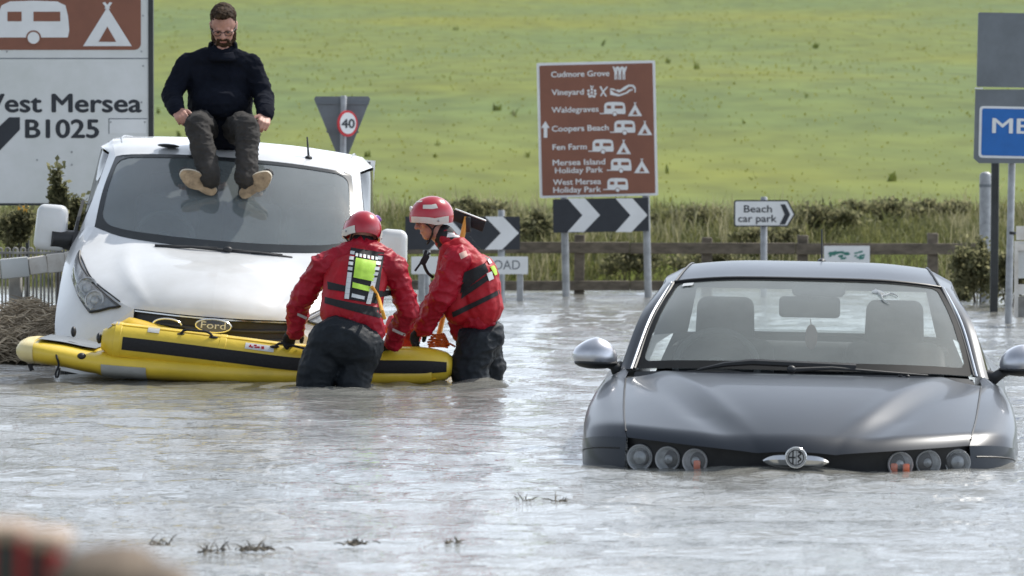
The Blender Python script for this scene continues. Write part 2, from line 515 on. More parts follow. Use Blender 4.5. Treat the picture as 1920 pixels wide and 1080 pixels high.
# ================================================================== water, ground, field
def build_water():
    rng = np.random.default_rng(5)
    ys = [7.0]
    while ys[-1] < 64: ys.append(ys[-1] * 1.0026)
    ys = np.array([2.0, 3.0, 4.0, 5.0, 6.0] + ys + [70, 85, 110])
    ui = np.linspace(-.165, .165, 470)
    uo = .165 + np.geomspace(.004, 3.5, 26)
    u = np.concatenate([-uo[::-1], ui, uo])
    Yg, U = np.meshgrid(ys, u, indexing='ij')
    X = U * np.maximum(Yg, 14); Y = Yg
    Z = np.zeros_like(X)
    dz = np.gradient(ys)[:, None]
    edge = np.clip((.30 - np.abs(U)) / .12, 0, 1) * np.clip((66 - Yg) / 4, 0, 1) * np.clip((Yg - 5) / 2, 0, 1)
    wind = R(250)
    for k in range(130):
        lam = .11 * (1.15 / .11) ** (rng.random() ** 1.15)
        th = wind + rng.normal(0, .62)
        amp = .0029 * lam ** 1.0 * rng.uniform(.5, 1.25)
        kx, ky = 2 * PI / lam * math.cos(th), 2 * PI / lam * math.sin(th)
        ph = rng.random() * 6.283
        att = np.clip((lam * 1.3 / dz - 3.0) / 3.0, 0, 1)
        a = kx * X + ky * Y + ph
        # warped a little so that crests break up
        a = a + .8 * np.sin(.7 * X / lam * .35 + ph * 3) * np.sin(.6 * Y / lam * .3 + ph * 5)
        Z += amp * att * (np.sin(a) + .22 * np.cos(2 * a))
    # gusts: calmer and rougher patches
    g = .72 + .28 * np.sin(.9 * X + .5 * Y + 1.3) * np.sin(.33 * Y - .4 * X + .7)
    Z *= g * edge
    # ripples spreading from the waders' legs and the raft
    for (cx, cy, a0) in ((W(625, 717, 24.2).x, 24.2, .012), (W(897, 717, 24.8).x, 24.8, .012), (W(1500, 880, 16.3).x, 16.6, .006)):
        d = np.hypot(X - cx, Y - cy)
        Z += a0 * np.exp(-d / .55) * np.sin(d * 30) * edge
    n, m = X.shape
    idx = np.arange(n * m).reshape(n, m)
    q = np.stack([idx[:-1, :-1], idx[:-1, 1:], idx[1:, 1:], idx[1:, :-1]], -1).reshape(-1, 4)
    w = bpy.data.materials.new('flood_water'); w.use_nodes = True
    nt = w.node_tree; N = nt.nodes; L = nt.links; b = N["Principled BSDF"]
    b.inputs['Roughness'].default_value = .035
    b.inputs['IOR'].default_value = 1.33
    b.inputs['Specular IOR Level'].default_value = .5
    tc = N.new("ShaderNodeTexCoord")
    nz = N.new("ShaderNodeTexNoise"); nz.inputs['Scale'].default_value = .5; nz.inputs['Detail'].default_value = 4
    L.new(tc.outputs['Object'], nz.inputs['Vector'])
    mx = N.new("ShaderNodeMix"); mx.data_type = 'RGBA'
    mx.inputs[6].default_value = (.17, .185, .185, 1); mx.inputs[7].default_value = (.24, .225, .19, 1)
    L.new(nz.outputs['Fac'], mx.inputs[0]); L.new(mx.outputs[2], b.inputs['Base Color'])
    prev = None
    for sc, dist, det in ((60, .0035, 2), (26, .007, 3), (8, .011, 4)):
        mp = N.new("ShaderNodeMapping"); mp.inputs['Scale'].default_value = (.55, 1, 1)
        L.new(tc.outputs['Object'], mp.inputs['Vector'])
        n2 = N.new("ShaderNodeTexNoise"); n2.inputs['Scale'].default_value = sc; n2.inputs['Detail'].default_value = det
        L.new(mp.outputs['Vector'], n2.inputs['Vector'])
        bp = N.new("ShaderNodeBump"); bp.inputs['Strength'].default_value = .9; bp.inputs['Distance'].default_value = dist
        L.new(n2.outputs['Fac'], bp.inputs['Height'])
        if prev: L.new(prev.outputs['Normal'], bp.inputs['Normal'])
        prev = bp
    L.new(prev.outputs['Normal'], b.inputs['Normal'])
    o = mesh_np('water', np.stack([X, Y, Z], -1).reshape(-1, 3), q, w, smooth=True)
    tag(o, 'wind-rippled grey flood water covering the road', 'water', kind='structure')
build_water()

def field_h(x, y):
    """height of the land behind the water."""
    y = np.asarray(y, float); x = np.asarray(x, float)
    b = np.clip((y - 46.8) / 3.6, 0, 1)
    bank = -.55 + 1.0 * (b * b * (3 - 2 * b)) + .30 * np.clip((y - 49.5) / 4, 0, 1)
    f = np.maximum(y - 53, 0)
    rise = .046 * f + .000045 * f * f
    rise = np.where(y > 330, .046 * 277 + .000045 * 277 ** 2 + .0709 * (y - 330) * np.exp(-(y - 330) / 120), rise)
    und = .10 * np.sin(x * .21 + y * .05) * np.clip((y - 52) / 20, 0, 1) + .10 * np.sin(y * .06 + x * .02) * np.clip((y - 60) / 40, 0, 1)
    return bank + rise + und
def build_field():
    ys = np.concatenate([[-60, -10, 10, 30, 44], np.linspace(46.5, 60, 28), np.geomspace(61, 1200, 90)])
    xs = np.concatenate([[-900, -400, -150], np.linspace(-70, 70, 57), [150, 400, 900]])
    Yg, X = np.meshgrid(ys, xs, indexing='ij')
    Z = np.where(Yg < 46, -.55, field_h(X, Yg))
    n, m = X.shape; idx = np.arange(n * m).reshape(n, m)
    q = np.stack([idx[:-1, :-1], idx[:-1, 1:], idx[1:, 1:], idx[1:, :-1]], -1).reshape(-1, 4)
    f = bpy.data.materials.new('field_crop'); f.use_nodes = True
    nt = f.node_tree; N = nt.nodes; L = nt.links; b = N["Principled BSDF"]
    b.inputs['Roughness'].default_value = .9; b.inputs['Specular IOR Level'].default_value = .15
    tc = N.new("ShaderNodeTexCoord")
    def nz(s, d, st=(1, 1, 1)):
        mp = N.new("ShaderNodeMapping"); mp.inputs['Scale'].default_value = st
        L.new(tc.outputs['Object'], mp.inputs['Vector'])
        k = N.new("ShaderNodeTexNoise"); k.inputs['Scale'].default_value = s; k.inputs['Detail'].default_value = d
        L.new(mp.outputs['Vector'], k.inputs['Vector']); return k
    a = nz(.045, 5, (1, .45, 1)); c = nz(.8, 8, (1, .30, 1))
    r1 = N.new("ShaderNodeValToRGB")
    r1.color_ramp.elements[0].position = .36; r1.color_ramp.elements[0].color = (.108, .152, .046, 1)
    r1.color_ramp.elements[1].position = .64; r1.color_ramp.elements[1].color = (.156, .172, .024, 1)
    L.new(a.outputs['Fac'], r1.inputs['Fac'])
    r2 = N.new("ShaderNodeMapRange"); r2.inputs[1].default_value = .3; r2.inputs[2].default_value = .7; r2.inputs[3].default_value = .80; r2.inputs[4].default_value = 1.22
    L.new(c.outputs['Fac'], r2.inputs[0])
    mx = N.new("ShaderNodeMix"); mx.data_type = 'RGBA'; mx.blend_type = 'MULTIPLY'; mx.inputs[0].default_value = 1
    L.new(r1.outputs['Color'], mx.inputs[6]); L.new(r2.outputs[0], mx.inputs[7])
    L.new(mx.outputs[2], b.inputs['Base Color'])
    o = mesh_np('field', np.stack([X, Yg, Z], -1).reshape(-1, 3), q, f, smooth=True)
    tag(o, 'bright green crop field rising behind the flood', 'field', kind='structure')
build_field()

def blades(name, n, pos, hgt, wid, lean, mt, label, catn, kind='stuff', per=3, seed=1, droop=.3):
    """many thin bent blades; pos(rng,n)->x,y,z arrays."""
    rng = np.random.default_rng(seed)
    x, y, z, sc = pos(rng, n)
    x = np.repeat(x, per); y = np.repeat(y, per); z = np.repeat(z, per); sc = np.repeat(sc, per)
    k = len(x)
    a = rng.random(k) * 6.283; l = rng.random(k) * lean
    h = hgt * sc * rng.uniform(.55, 1.2, k); w = wid * sc * rng.uniform(.7, 1.3, k)
    spread = .35 * hgt * sc
    x = x + rng.normal(0, 1, k) * spread * .5; y = y + rng.normal(0, 1, k) * spread * .5
    dx, dy = np.cos(a) * l, np.sin(a) * l
    b = rng.random(k) * 6.283
    wx, wy = np.cos(b) * w / 2, np.sin(b) * w / 2 * .6
    v = np.empty((k, 5, 3), np.float32)
    v[:, 0] = np.stack([x - wx, y - wy, z - .03], -1); v[:, 1] = np.stack([x + wx, y + wy, z - .03], -1)
    mxp, myp, mzp = x + dx * h * .45, y + dy * h * .45, z + h * .6
    v[:, 2] = np.stack([mxp + wx * .8, myp + wy * .8, mzp], -1); v[:, 3] = np.stack([mxp - wx * .8, myp - wy * .8, mzp], -1)
    v[:, 4] = np.stack([x + dx * h, y + dy * h, z + h * (1 - droop * l)], -1)
    base = (np.arange(k) * 5)[:, None]
    f = np.concatenate([base + np.array([[0, 1, 2]]), base + np.array([[0, 2, 3]]), base + np.array([[3, 2, 4]])], 0)
    o = mesh_np(name, v.reshape(-1, 3), f, mt)
    return tag(o, label, catn, kind=kind)
def wedge(y0, y1, p=1.0, half=.16, extra=2.0):
    def f(rng, n):
        t = rng.random(n)
        y = y0 * (y1 / y0) ** (t ** p)
        x = (rng.random(n) * 2 - 1) * (half * y + extra)
        return x, y, field_h(x, y), np.ones(n)
    return f
def crop_pos(rng, n):
    x, y, z, s = wedge(53, 330, .9)(rng, n)
    return x, y, z, rng.uniform(.6, 1.3, n) * np.clip(y / 90, .8, 2.0)
blades('crop_leaves', 6000, crop_pos, .05, .03, .9, M['crop'], 'short green crop growing over the whole field', 'crop', per=2, seed=3)
def weed_pos(rng, n):
    x, y, z, s = wedge(54, 250, .9)(rng, n)
    return x, y, z, rng.uniform(.5, 1.5, n) * np.clip(y / 80, .8, 1.7)
blades('field_weeds', 38, weed_pos, .16, .05, .9, M['weed'], 'scattered darker weed tufts standing in the green field', 'weeds', per=6, seed=8)
def bank_pos(rng, n):
    y = 47.3 + 6.6 * rng.random(n) ** .9
    x = (rng.random(n) * 2 - 1) * 11
    m = .6 + .5 * np.sin(x * 1.7 + np.sin(y * 2.1)) * np.sin(y * 1.3 + x * .6)
    return x, y, field_h(x, y), .55 + .6 * m * rng.random(n)
blades('rough_grass', 13000, bank_pos, .36, .022, 1.5, M['bank'], 'rough long grass covering the bank behind the fence', 'grass', per=4, seed=4)
def straw_pos(rng, n):
    x, y, z, s = bank_pos(rng, n)
    keep = np.sin(x * 2.3 + 1) + np.sin(x * .9 + y) > -.2
    z = np.where(keep, z, z - 2)
    return x, y, z, s
blades('dry_grass_heads', 4200, straw_pos, .50, .016, .7, M['straw'], 'pale dry grass heads standing in the bank grass', 'grass', per=4, seed=6)

def bush(name, c, r, n, leaf, mt, label, seed, group=None, catn='bush', stems=7, base=None, upright=0):
    """stems plus leaf-sized faces in uneven clumps."""
    rng = np.random.default_rng(seed)
    c = np.array(c, float); r = np.array(r, float)
    bz = base if base is not None else c[2] - r[2]
    root = thing(name, label, catn, (c[0], c[1], bz), group=group)
    nc = max(6, n // 90)
    d = rng.normal(0, 1, (nc, 3)); d /= np.linalg.norm(d, axis=1)[:, None]
    d[:, 2] = np.where(d[:, 2] < -.55, -d[:, 2], d[:, 2])
    cc = d * (rng.random((nc, 1)) ** .45) * rng.uniform(.7, 1.08, (nc, 1))
    cs = rng.uniform(.16, .36, nc)
    k = rng.integers(0, nc, n)
    e = rng.normal(0, 1, (n, 3)) * .55
    p = (cc[k] + e * cs[k][:, None]) * r + (c - np.array([c[0], c[1], bz]))
    p[:, 2] = np.maximum(p[:, 2], .01)
    a = rng.normal(0, 1, (n, 3)); a[:, 2] += .5 + upright; a /= np.linalg.norm(a, axis=1)[:, None]
    b = np.cross(a, rng.normal(0, 1, (n, 3))); b /= np.linalg.norm(b, axis=1)[:, None]
    s = leaf * rng.uniform(.6, 1.4, n)[:, None]
    v = np.stack([p, p + (a * .5 + b * .32) * s, p + a * s, p + (a * .5 - b * .32) * s], 1)
    f = np.arange(n * 4).reshape(-1, 4)
    mesh_np('foliage', v.reshape(-1, 3), f, mt, parent=root)
    mb = MB()
    for i in range(stems):
        t = cc[i % nc] * r * .85 + (c - np.array([c[0], c[1], bz]))
        q = [Vector((t[0] * .1, t[1] * .1, -.15)), Vector((t[0] * .5, t[1] * .5, t[2] * .5)), Vector(t)]
        mb.tube(cat(q, 5), [leaf * .22, leaf * .18, leaf * .14, leaf * .1, leaf * .05], 5)
    mb.build('stem', M['bark'], root)
    return root

def bank_bush(px, pyc, Y, rx, rz, label, seed, mt='leaf_dry', n=1500, leaf=.055):
    p = W(px, pyc, Y); s = FPX / Y
    g = float(field_h(p.x, Y))
    bush('bush', (p.x, Y, max(p.z, g + rz / s * .6)), (rx * 1.45 / s, rx / s * .8, rz * .95 / s), int(n * 1.1), leaf, M[mt], label, seed, 'bushes on the bank behind the fence', base=g)
bank_bush(1655, 402, 52.5, 62, 30, 'low dark rounded bush on the bank above the small green and white notice', 21, n=2300)
bank_bush(1752, 400, 52.8, 52, 26, 'low dark bush on the bank beyond the tallest visible fence post', 22, n=1900)
bank_bush(895, 398, 52.0, 50, 24, 'dark bush on the bank behind the farther chevron board', 23, n=1600)
bank_bush(1290, 415, 51.5, 55, 26, 'loose green bush on the bank between brown sign and beach sign', 24, n=1700)
bank_bush(1330, 500, 48.6, 60, 32, 'dark scrubby bush behind the fence above the left end of the car roof', 25, n=1800)
bank_bush(1180, 500, 48.6, 46, 34, 'dark scrubby bush behind the fence between the brown sign posts', 26, n=1400)
bank_bush(1000, 430, 50.0, 40, 40, 'green grassy bush just to the side of the black and white chevrons', 27, n=1400)
bank_bush(1560, 420, 50.5, 60, 34, 'tangled straw-coloured bush above the car aerial', 28, n=1700)
bank_bush(1450, 455, 49.6, 60, 28, 'low green bush directly under the beach car park sign', 29, n=1500)

def shore_bush(px, pyc, Y, rx, rz, label, seed, mt='leaf', n=1400, leaf=.05, grp=None):
    p = W(px, pyc, Y); s = FPX / Y
    return bush('bush', (p.x, Y, p.z), (rx / s, rx / s * .8, rz / s), n, leaf, M[mt], label, seed, grp, base=-.1)
shore_bush(1835, 520, 41.5, 62, 70, 'tall dark scrub bush at the water edge behind the black signpost', 31, 'leaf_dry', 3200, .05, 'bushes by the blue sign')
shore_bush(1895, 530, 40.5, 40, 62, 'dark scrub bush between the grey signpost and the white gate', 32, 'leaf_dry', 1900, .05, 'bushes by the blue sign')
shore_bush(1795, 560, 43.0, 40, 34, 'small low scrub tuft at the fence end by the water', 33, 'leaf_dry', 1200, .045, 'bushes by the blue sign')
shore_bush(108, 392, 30.5, 27, 76, 'upright leafy shrub in front of the big white direction sign', 34, 'leaf_dry', 900, .045)
shore_bush(35, 440, 31.0, 40, 42, 'grey-green shrub behind the bow-topped railing at the frame edge', 35, 'leaf_dry', 1600, .045)
shore_bush(130, 430, 31.3, 45, 62, 'dark shrub filling the gap between railing and van mirror', 36, 'leaf_dry', 2200, .045)

# ================================================================== timber fence
def build_fence():
    Y = 45.2; s = FPX / Y
    x0 = W(560, 500, Y).x; x1 = W(1835, 500, Y).x
    root = thing('post_and_rail_fence', 'weathered timber post and rail fence standing in water along the bank', 'fence', (x0, Y, 0))
    def rail(pyt, pyb, xe):
        zt = HCAM - (pyt - HORIZ) / s; zb = HCAM - (pyb - HORIZ) / s
        xs = [0]
        while xs[-1] < xe - x0 - 2.2: xs.append(xs[-1] + 1.85)
        xs.append(xe - x0)
        for i in range(len(xs) - 1):
            mb = MB()
            dz = random.uniform(-.01, .01)
            mb.rbox(((xs[i] + xs[i + 1]) / 2, -.055 + .003 * (i % 2), (zt + zb) / 2 + dz), (xs[i + 1] - xs[i] - .006, .045, zt - zb), .006, 1, Matrix.Rotation(random.uniform(-.006, .006), 3, 'Y'))
            mb.build('rail', M['timber'], root)
    rail(455, 476, x1); rail(525, 543, W(1290, 500, Y).x)
    for px, top in ((610, 441), (845, 441), (1086, 440), (1325, 445), (1505, 441), (1749, 437)):
        x = W(px, 500, Y).x - x0; z = HCAM - (top - HORIZ) / s
        mb = MB(); mb.rbox((x, .03, (z - .5) / 2), (.115, .115, z + .5), .008, 1, Matrix.Rotation(random.uniform(-.01, .01), 3, 'Y'))
        mb.build('post', M['timber'], root)
build_fence()

# ================================================================== signs
_txt = {}
def text_geo(t, bold):
    key = (t, bold)
    if key in _txt: return _txt[key]
    cu = bpy.data.curves.new('lettering', 'FONT'); cu.body = t; cu.size = 1; cu.offset = bold; cu.resolution_u = 4
    cu.fill_mode = 'FRONT'
    o = bpy.data.objects.new('lettering', cu); COL.objects.link(o)
    dg = bpy.context.evaluated_depsgraph_get(); dg.update()
    me = o.evaluated_get(dg).to_mesh()
    v = [tuple(p.co) for p in me.vertices]; f = [tuple(p.vertices) for p in me.polygons]
    o.evaluated_get(dg).to_mesh_clear()
    bpy.data.objects.remove(o); bpy.data.curves.remove(cu)
    _txt[key] = (v, f); return v, f
def text_mb(mb, t, x0, x1, zb, caph, y, bold=0):
    """t laid from x0 to x1 on baseline zb, capital height caph, facing -Y at depth y; bold = weight step."""
    v, f = text_geo(t, 0); hv, _ = text_geo('H', 0)
    H = max(p[1] for p in hv)
    a = min(p[0] for p in v); b = max(p[0] for p in v)
    kx = (x1 - x0) / (b - a); kz = caph / H
    d = caph * .030 * bold if bold >= 1 else 0
    for i, (ox, oz) in enumerate(((0, 0), (d, 0), (-d, 0), (0, d * .7), (0, -d * .7)) if d else ((0, 0),)):
        mb.add([(x0 + (p[0] - a) * kx + ox, y - .0002 * i, zb + p[1] * kz + oz) for p in v], f)

class Sign:
    def __init__(s, name, label, catn, px, Y, lean=0, group=None):
        p = W(px, HORIZ, Y)
        s.Y = Y; s.s = FPX / Y; s.px = px; s.a = -R(lean)
        s.root = thing(name, label, catn, (p.x, Y, 0), (0, s.a, 0), group)
    def pt(s, px, py):
        x = (px - s.px) / s.s; z = HCAM - (py - HORIZ) / s.s
        c, n = math.cos(s.a), math.sin(s.a)
        return (x * c - z * n, x * n + z * c)
    def poly(s, pts): return [s.pt(*p) for p in pts]
    def rect(s, px0, py0, px1, py1, r=0, corners=None):
        a = s.pt(px0, (py0 + py1) / 2); b = s.pt(px1, (py0 + py1) / 2); c = s.pt((px0 + px1) / 2, py0); d = s.pt((px0 + px1) / 2, py1)
        x0, x1, z0, z1 = a[0], b[0], d[1], c[1]
        if r: return rrect(x0, x1, z0, z1, r / s.s)
        return [(x0, z0), (x1, z0), (x1, z1), (x0, z1)]
    def plate(s, name, poly, y0, y1, mt):
        return MB().prism(poly, y0, y1).build(name, M[mt], s.root, smooth=False)
    def text(s, mb, t, px0, px1, pyb, caph, y, bold=.012):
        a = s.pt(px0, pyb); b = s.pt(px1, pyb)
        text_mb(mb, t, a[0], b[0], (a[1] + b[1]) / 2, caph / s.s, y, bold)
    def post(s, px, pytop, w, mt, y=.05, below=.5, name='post', sq=False):
        x, z = s.pt(px, pytop)
        mb = MB()
        if sq: mb.rbox((x, y, (z - below) / 2), (w / s.s, w / s.s, z + below), .006, 1)
        else: mb.tube([(x, y, -below), (x, y, z - .01), (x, y, z)], [w / 2 / s.s, w / 2 / s.s, w / 2 / s.s * .8], 14)
        return mb.build(name, M[mt], s.root)
def sym_obj(s, mb, name, mt): return mb.build(name, M[mt], s.root, smooth=False)

def caravan(S, x0, y0, x1, y1, wmb, bmb, yf):
    """white caravan outline with brown windows; box of the body in pixels."""
    w, h = x1 - x0, y1 - y0
    P = lambda u, v: S.pt(x0 + u * w, y0 + v * h)
    body = [P(u, v) for u, v in ((.05, .93), (.05, .30), (.09, .12), (.2, .02), (.5, 0), (.84, .02), (.95, .12), (.985, .4), (1, .75), (.98, .93))]
    wmb.prism(body, yf - .003, yf)
    wmb.prism([P(-.14, .86), P(.06, .86), P(.06, .93), P(-.14, .93)], yf - .0028, yf)
    c = P(.52, .94); r = .15 * h / S.s
    bmb.prism(circ(c[0], c[1], r * 1.28, 18), yf - .006, yf - .0032)
    wmb.prism(circ(c[0], c[1], r, 18), yf - .009, yf - .0062)
    bmb.prism([P(.17, .28), P(.36, .28), P(.36, .52), P(.17, .52)], yf - .006, yf - .0032)
    bmb.prism([P(.52, .28), P(.88, .28), P(.88, .52), P(.52, .52)], yf - .006, yf - .0032)
def tent(S, x0, y0, x1, y1, wmb, bmb, yf):
    w, h = x1 - x0, y1 - y0
    P = lambda u, v: S.pt(x0 + u * w, y0 + v * h)
    wmb.prism([P(0, 1), P(1, 1), P(.5, .1)], yf - .003, yf)
    for sg in (-1, 1): wmb.prism([P(.5 + sg * .0, .16), P(.5 + sg * .06, .13), P(.5 - sg * .05, -.02), P(.5 - sg * .10, 0)], yf - .0034 - .0004 * sg, yf)
    bmb.prism([P(.32, .90), P(.68, .90), P(.5, .55)], yf - .006, yf - .0032)

def sym2(S, fn, bx, yf):
    wm, bm_ = MB(), MB(); fn(S, *bx, wm, bm_, yf)
    w = sym_obj(S, wm, 'symbol', 'white')
    bm_.build('cutout', M['brown'], w, smooth=False)
# --- big white direction sign behind the van
S = Sign('direction_sign', 'large white direction sign with brown caravan panel behind the white van', 'road sign', 120, 34.0)
S.plate('panel', S.rect(-260, -60, 279, 381), -.01, .03, 'white_old')
S.plate('frame', S.rect(279, -62, 288, 383), -.02, .05, 'darksteel')
S.plate('bottom_rail', S.rect(-260, 381, 288, 385.5), -.016, .05, 'darksteel')
S.plate('brown_panel', S.rect(-240, -50, 265, 94, 12), -.014, -.0105, 'brown')
sym2(S, caravan, (-8, 2, 131, 76), -.0145)
sym2(S, tent, (157, 6, 248, 87), -.0145)
t = MB(); S.text(t, 'West Mersea', -52, 265, 210, 33, -.0125, 1.5); sym_obj(S, t, 'lettering', 'ink')
t = MB(); S.text(t, 'B1025', 49, 185, 258, 33, -.0125, 1.5); sym_obj(S, t, 'lettering', 'ink')
a = MB().prism(S.poly([(38, 220), (38, 243), (-34, 318), (-34, 268), (18, 220)]), -.0135, -.0105); sym_obj(S, a, 'arrow', 'ink')
a = MB()
for r_ in ((-250, 109, 279, 111), (204, 222, 276, 223.6), (204, 222, 205.4, 251)): a.prism(S.rect(*r_), -.0118, -.0105)
sym_obj(S, a, 'panel_joint', 'signgrey')
S.plate('blank_patch', S.rect(206, 224, 275, 250), -.0125, -.0105, 'white')
for (px, py) in ((14, 97), (266, 97), (269, 30), (269, 124), (208, 229), (272, 229), (266, 192), (135, 285), (70, 300), (135, 309)):
    x, z = S.pt(px, py); sym_obj(S, MB().prism(circ(x, z, 1.8 / S.s, 8), -.016, -.0105), 'bolt', 'galv')
S.post(-150, 375, 22, 'galv', .08); S.post(200, 375, 22, 'galv', .08)

# --- brown tourist sign and the chevron board under it
S = Sign('tourist_sign', 'brown tourist sign with white place names and caravan symbols on two posts', 'road sign', 1132, 44.0, 1.35)
S.plate('border', S.rect(1009, 116, 1231, 369, 3), -.012, .014, 'white')
S.plate('panel', S.rect(1014, 121, 1226, 364.5, 2), -.016, -.0125, 'brown')
Z4 = lambda x, y: (960 + x / 3.6, 90 + y / 3.6)
def ln(t, x0, x1, yb, cap=37):
    a = Z4(x0, yb); b = Z4(x1, yb); wm = MB(); S.text(wm, t, a[0], b[0], a[1], cap / 3.6, -.0175, 1); sym_obj(S, wm, 'lettering', 'white')
ln('Cudmore Grove', 265, 656, 194); ln('Vineyard', 268, 484, 317); ln('Waldegraves', 268, 584, 434); ln('Coopers Beach', 270, 652, 560)
ln('Fen Farm', 275, 504, 686); ln('Mersea Island', 276, 628, 789); ln('Holiday Park', 292, 613, 842); ln('West Mersea', 278, 600, 921); ln('Holiday Park', 280, 600, 974)
for bx in ((614, 365, 766, 452), (682, 489, 832, 578), (536, 617, 686, 706), (660, 745, 806, 834), (636, 878, 784, 964)):
    a = Z4(*bx[:2]); b = Z4(*bx[2:]); sym2(S, caravan, (*a, *b), -.0165)
for bx in ((782, 368, 878, 460), (846, 494, 946, 588), (704, 620, 802, 716), (824, 748, 928, 844)):
    a = Z4(*bx[:2]); b = Z4(*bx[2:]); sym2(S, tent, (*a, *b), -.0165)
wm = MB()
wp = lambda pts, k=0: wm.prism(S.poly([Z4(*p) for p in pts]), -.0185 - k, -.0165)
wp([(214, 606), (214, 540), (196, 540), (225, 494), (254, 540), (238, 540), (238, 606)])
sym_obj(S, wm, 'arrow', 'white'); wm = MB()
for i, cx in enumerate((700, 727, 754)):                                                            # country park figures
    wp([(cx - 9, 215), (cx - 9, 165), (cx - 22 + 4 * i, 128), (cx - 14 + 4 * i, 124), (cx, 150), (cx + 14 - 4 * (2 - i), 124), (cx + 22 - 4 * (2 - i), 128), (cx + 9, 165), (cx + 9, 215), (cx + 2, 215), (cx + 2, 180), (cx - 2, 180), (cx - 2, 215)], .0003 * i)
    x, z = S.pt(*Z4(cx, 138)); wm.prism(circ(x, z, 6 / 3.6 / S.s, 8), -.0195, -.0165)
sym_obj(S, wm, 'symbol', 'white'); wm = MB()
for gx, gy in ((516, 290), (538, 280), (560, 290), (516, 312), (538, 302), (562, 310), (538, 324), (524, 328), (554, 328)):   # grapes
    x, z = S.pt(*Z4(gx, gy)); wm.prism(circ(x, z, 9 / 3.6 / S.s, 10), -.0185, -.0165)
wp([(526, 250), (540, 262), (552, 252), (548, 268), (530, 268)])
sym_obj(S, wm, 'symbol', 'white'); wm = MB()
wp([(590, 262), (602, 258), (612, 284), (640, 326), (632, 330), (604, 290)]); wp([(640, 260), (648, 264), (622, 294), (602, 328), (594, 324), (614, 288)], .0004)  # fork and spoon
sym_obj(S, wm, 'symbol', 'white'); wm = MB()
wp([(662, 280), (700, 290), (722, 302), (766, 280), (790, 262), (812, 262), (826, 280), (826, 302), (834, 302), (834, 268), (820, 250), (784, 248), (758, 262), (728, 284), (712, 280), (700, 286), (690, 276), (662, 272), (662, 316), (720, 328), (778, 308), (796, 292), (814, 286), (814, 278), (790, 282), (768, 300), (724, 314), (690, 304)])
sym_obj(S, wm, 'symbol', 'white')
for px in (1052, 1206): S.post(px, 135, 14, 'galv', .06)
TOUR = S
def chevrons(S, x0, y0, x1, y1, chev, mt='ink'):
    S.plate('board', S.rect(x0, y0, x1, y1), -.012, .012, mt)
    ym = (y0 + y1) / 2
    for (a, b, c) in chev:   # back-top x, back-top right x, tip x
        mb = MB()
        tip = c; w = b - a
        mb.prism(S.poly([(a, y0), (b, y0), (tip, ym), (b - 2, y1), (a - 0, y1), (tip - w, ym)]), -.0145, -.0125)
        sym_obj(S, mb, 'chevron', 'white')
S = Sign('chevron_board', 'black and white chevron board with two arrows under the brown tourist sign', 'chevron sign', 1132, 43.93, 1.1)
chevrons(S, 1037, 372, 1216, 435, ((1064, 1097, 1125), (1154, 1186, 1214)))
for px in (1052, 1206):
    x, z = S.pt(px, 404); MB().rbox((x, .055, z), (.10, .09, .05), .004, 1).build('clamp', M['galv'], S.root)

S = Sign('chevron_board', 'black and white chevron board partly hidden behind the standing wader', 'chevron sign', 915, 43.0)
chevrons(S, 760, 406, 975, 468, ((806, 840, 868), (909, 943, 973)))
S.post(940, 394, 13, 'galv', .06); S.post(800, 400, 13, 'galv', .06)
S = Sign('street_nameplate', 'white street nameplate ending in ROAD low above the water', 'nameplate', 880, 42.4)
S.plate('plate', S.rect(771, 481, 990, 514, 2), -.01, .012, 'white')
t = MB(); S.text(t, 'ROAD', 912, 975, 505, 17, -.0125, .0); sym_obj(S, t, 'lettering', 'signgrey')
S.post(790, 485, 12, 'galv', .05, sq=True); S.post(975, 485, 12, 'galv', .05, sq=True)

# --- beach car park finger sign
S = Sign('finger_sign', 'white pointed sign reading Beach car park on a grey pole', 'road sign', 1433, 44.3)
S.plate('border', S.poly([(1376, 378), (1379, 375), (1477, 375), (1491, 402), (1477, 425), (1379, 425), (1376, 422)]), -.010, .012, 'ink')
S.plate('panel', S.poly([(1378.6, 380), (1380.5, 377.6), (1475.5, 377.6), (1488, 402), (1475.5, 422.6), (1380.5, 422.6), (1378.6, 420)]), -.0135, -.0105, 'white')
for w_ in (('Beach', 1395, 1447, 398), ('car park', 1384, 1456, 416)):
    t = MB(); S.text(t, *w_, 13, -.015, 1); sym_obj(S, t, 'lettering', 'ink')
a = MB().prism(S.poly([(1463, 383), (1472, 383), (1481.5, 402), (1472, 421), (1461.5, 421), (1471, 402)]), -.0165, -.0137); sym_obj(S, a, 'arrow', 'ink')
S.post(1433, 369, 12.5, 'galv', .06)

# --- small green and white notice on the fence
S = Sign('notice', 'small white notice with green markings fixed to the timber fence', 'notice', 1587, 45.07)
S.plate('plate', S.rect(1545, 461, 1631, 512), -.008, .004, 'white')
mb = MB()
rr = random.Random(4)
for k in range(26):
    x = rr.uniform(1552, 1618); y = rr.uniform(470, 484); w = rr.uniform(3, 11)
    mb.prism(S.poly([(x, y), (x + w, y - rr.uniform(0, 2)), (x + w - 1, y + 2.4), (x - 1, y + 3.2)]), -.0105 - .0001 * k, -.0082)
sym_obj(S, mb, 'marking', 'green_ink')
for px in (1560, 1616):
    x, z = S.pt(px, 469); MB().rbox((x, .013, z), (.03, .02, .03), .003, 1).build('bracket', M['galv'], S.root)

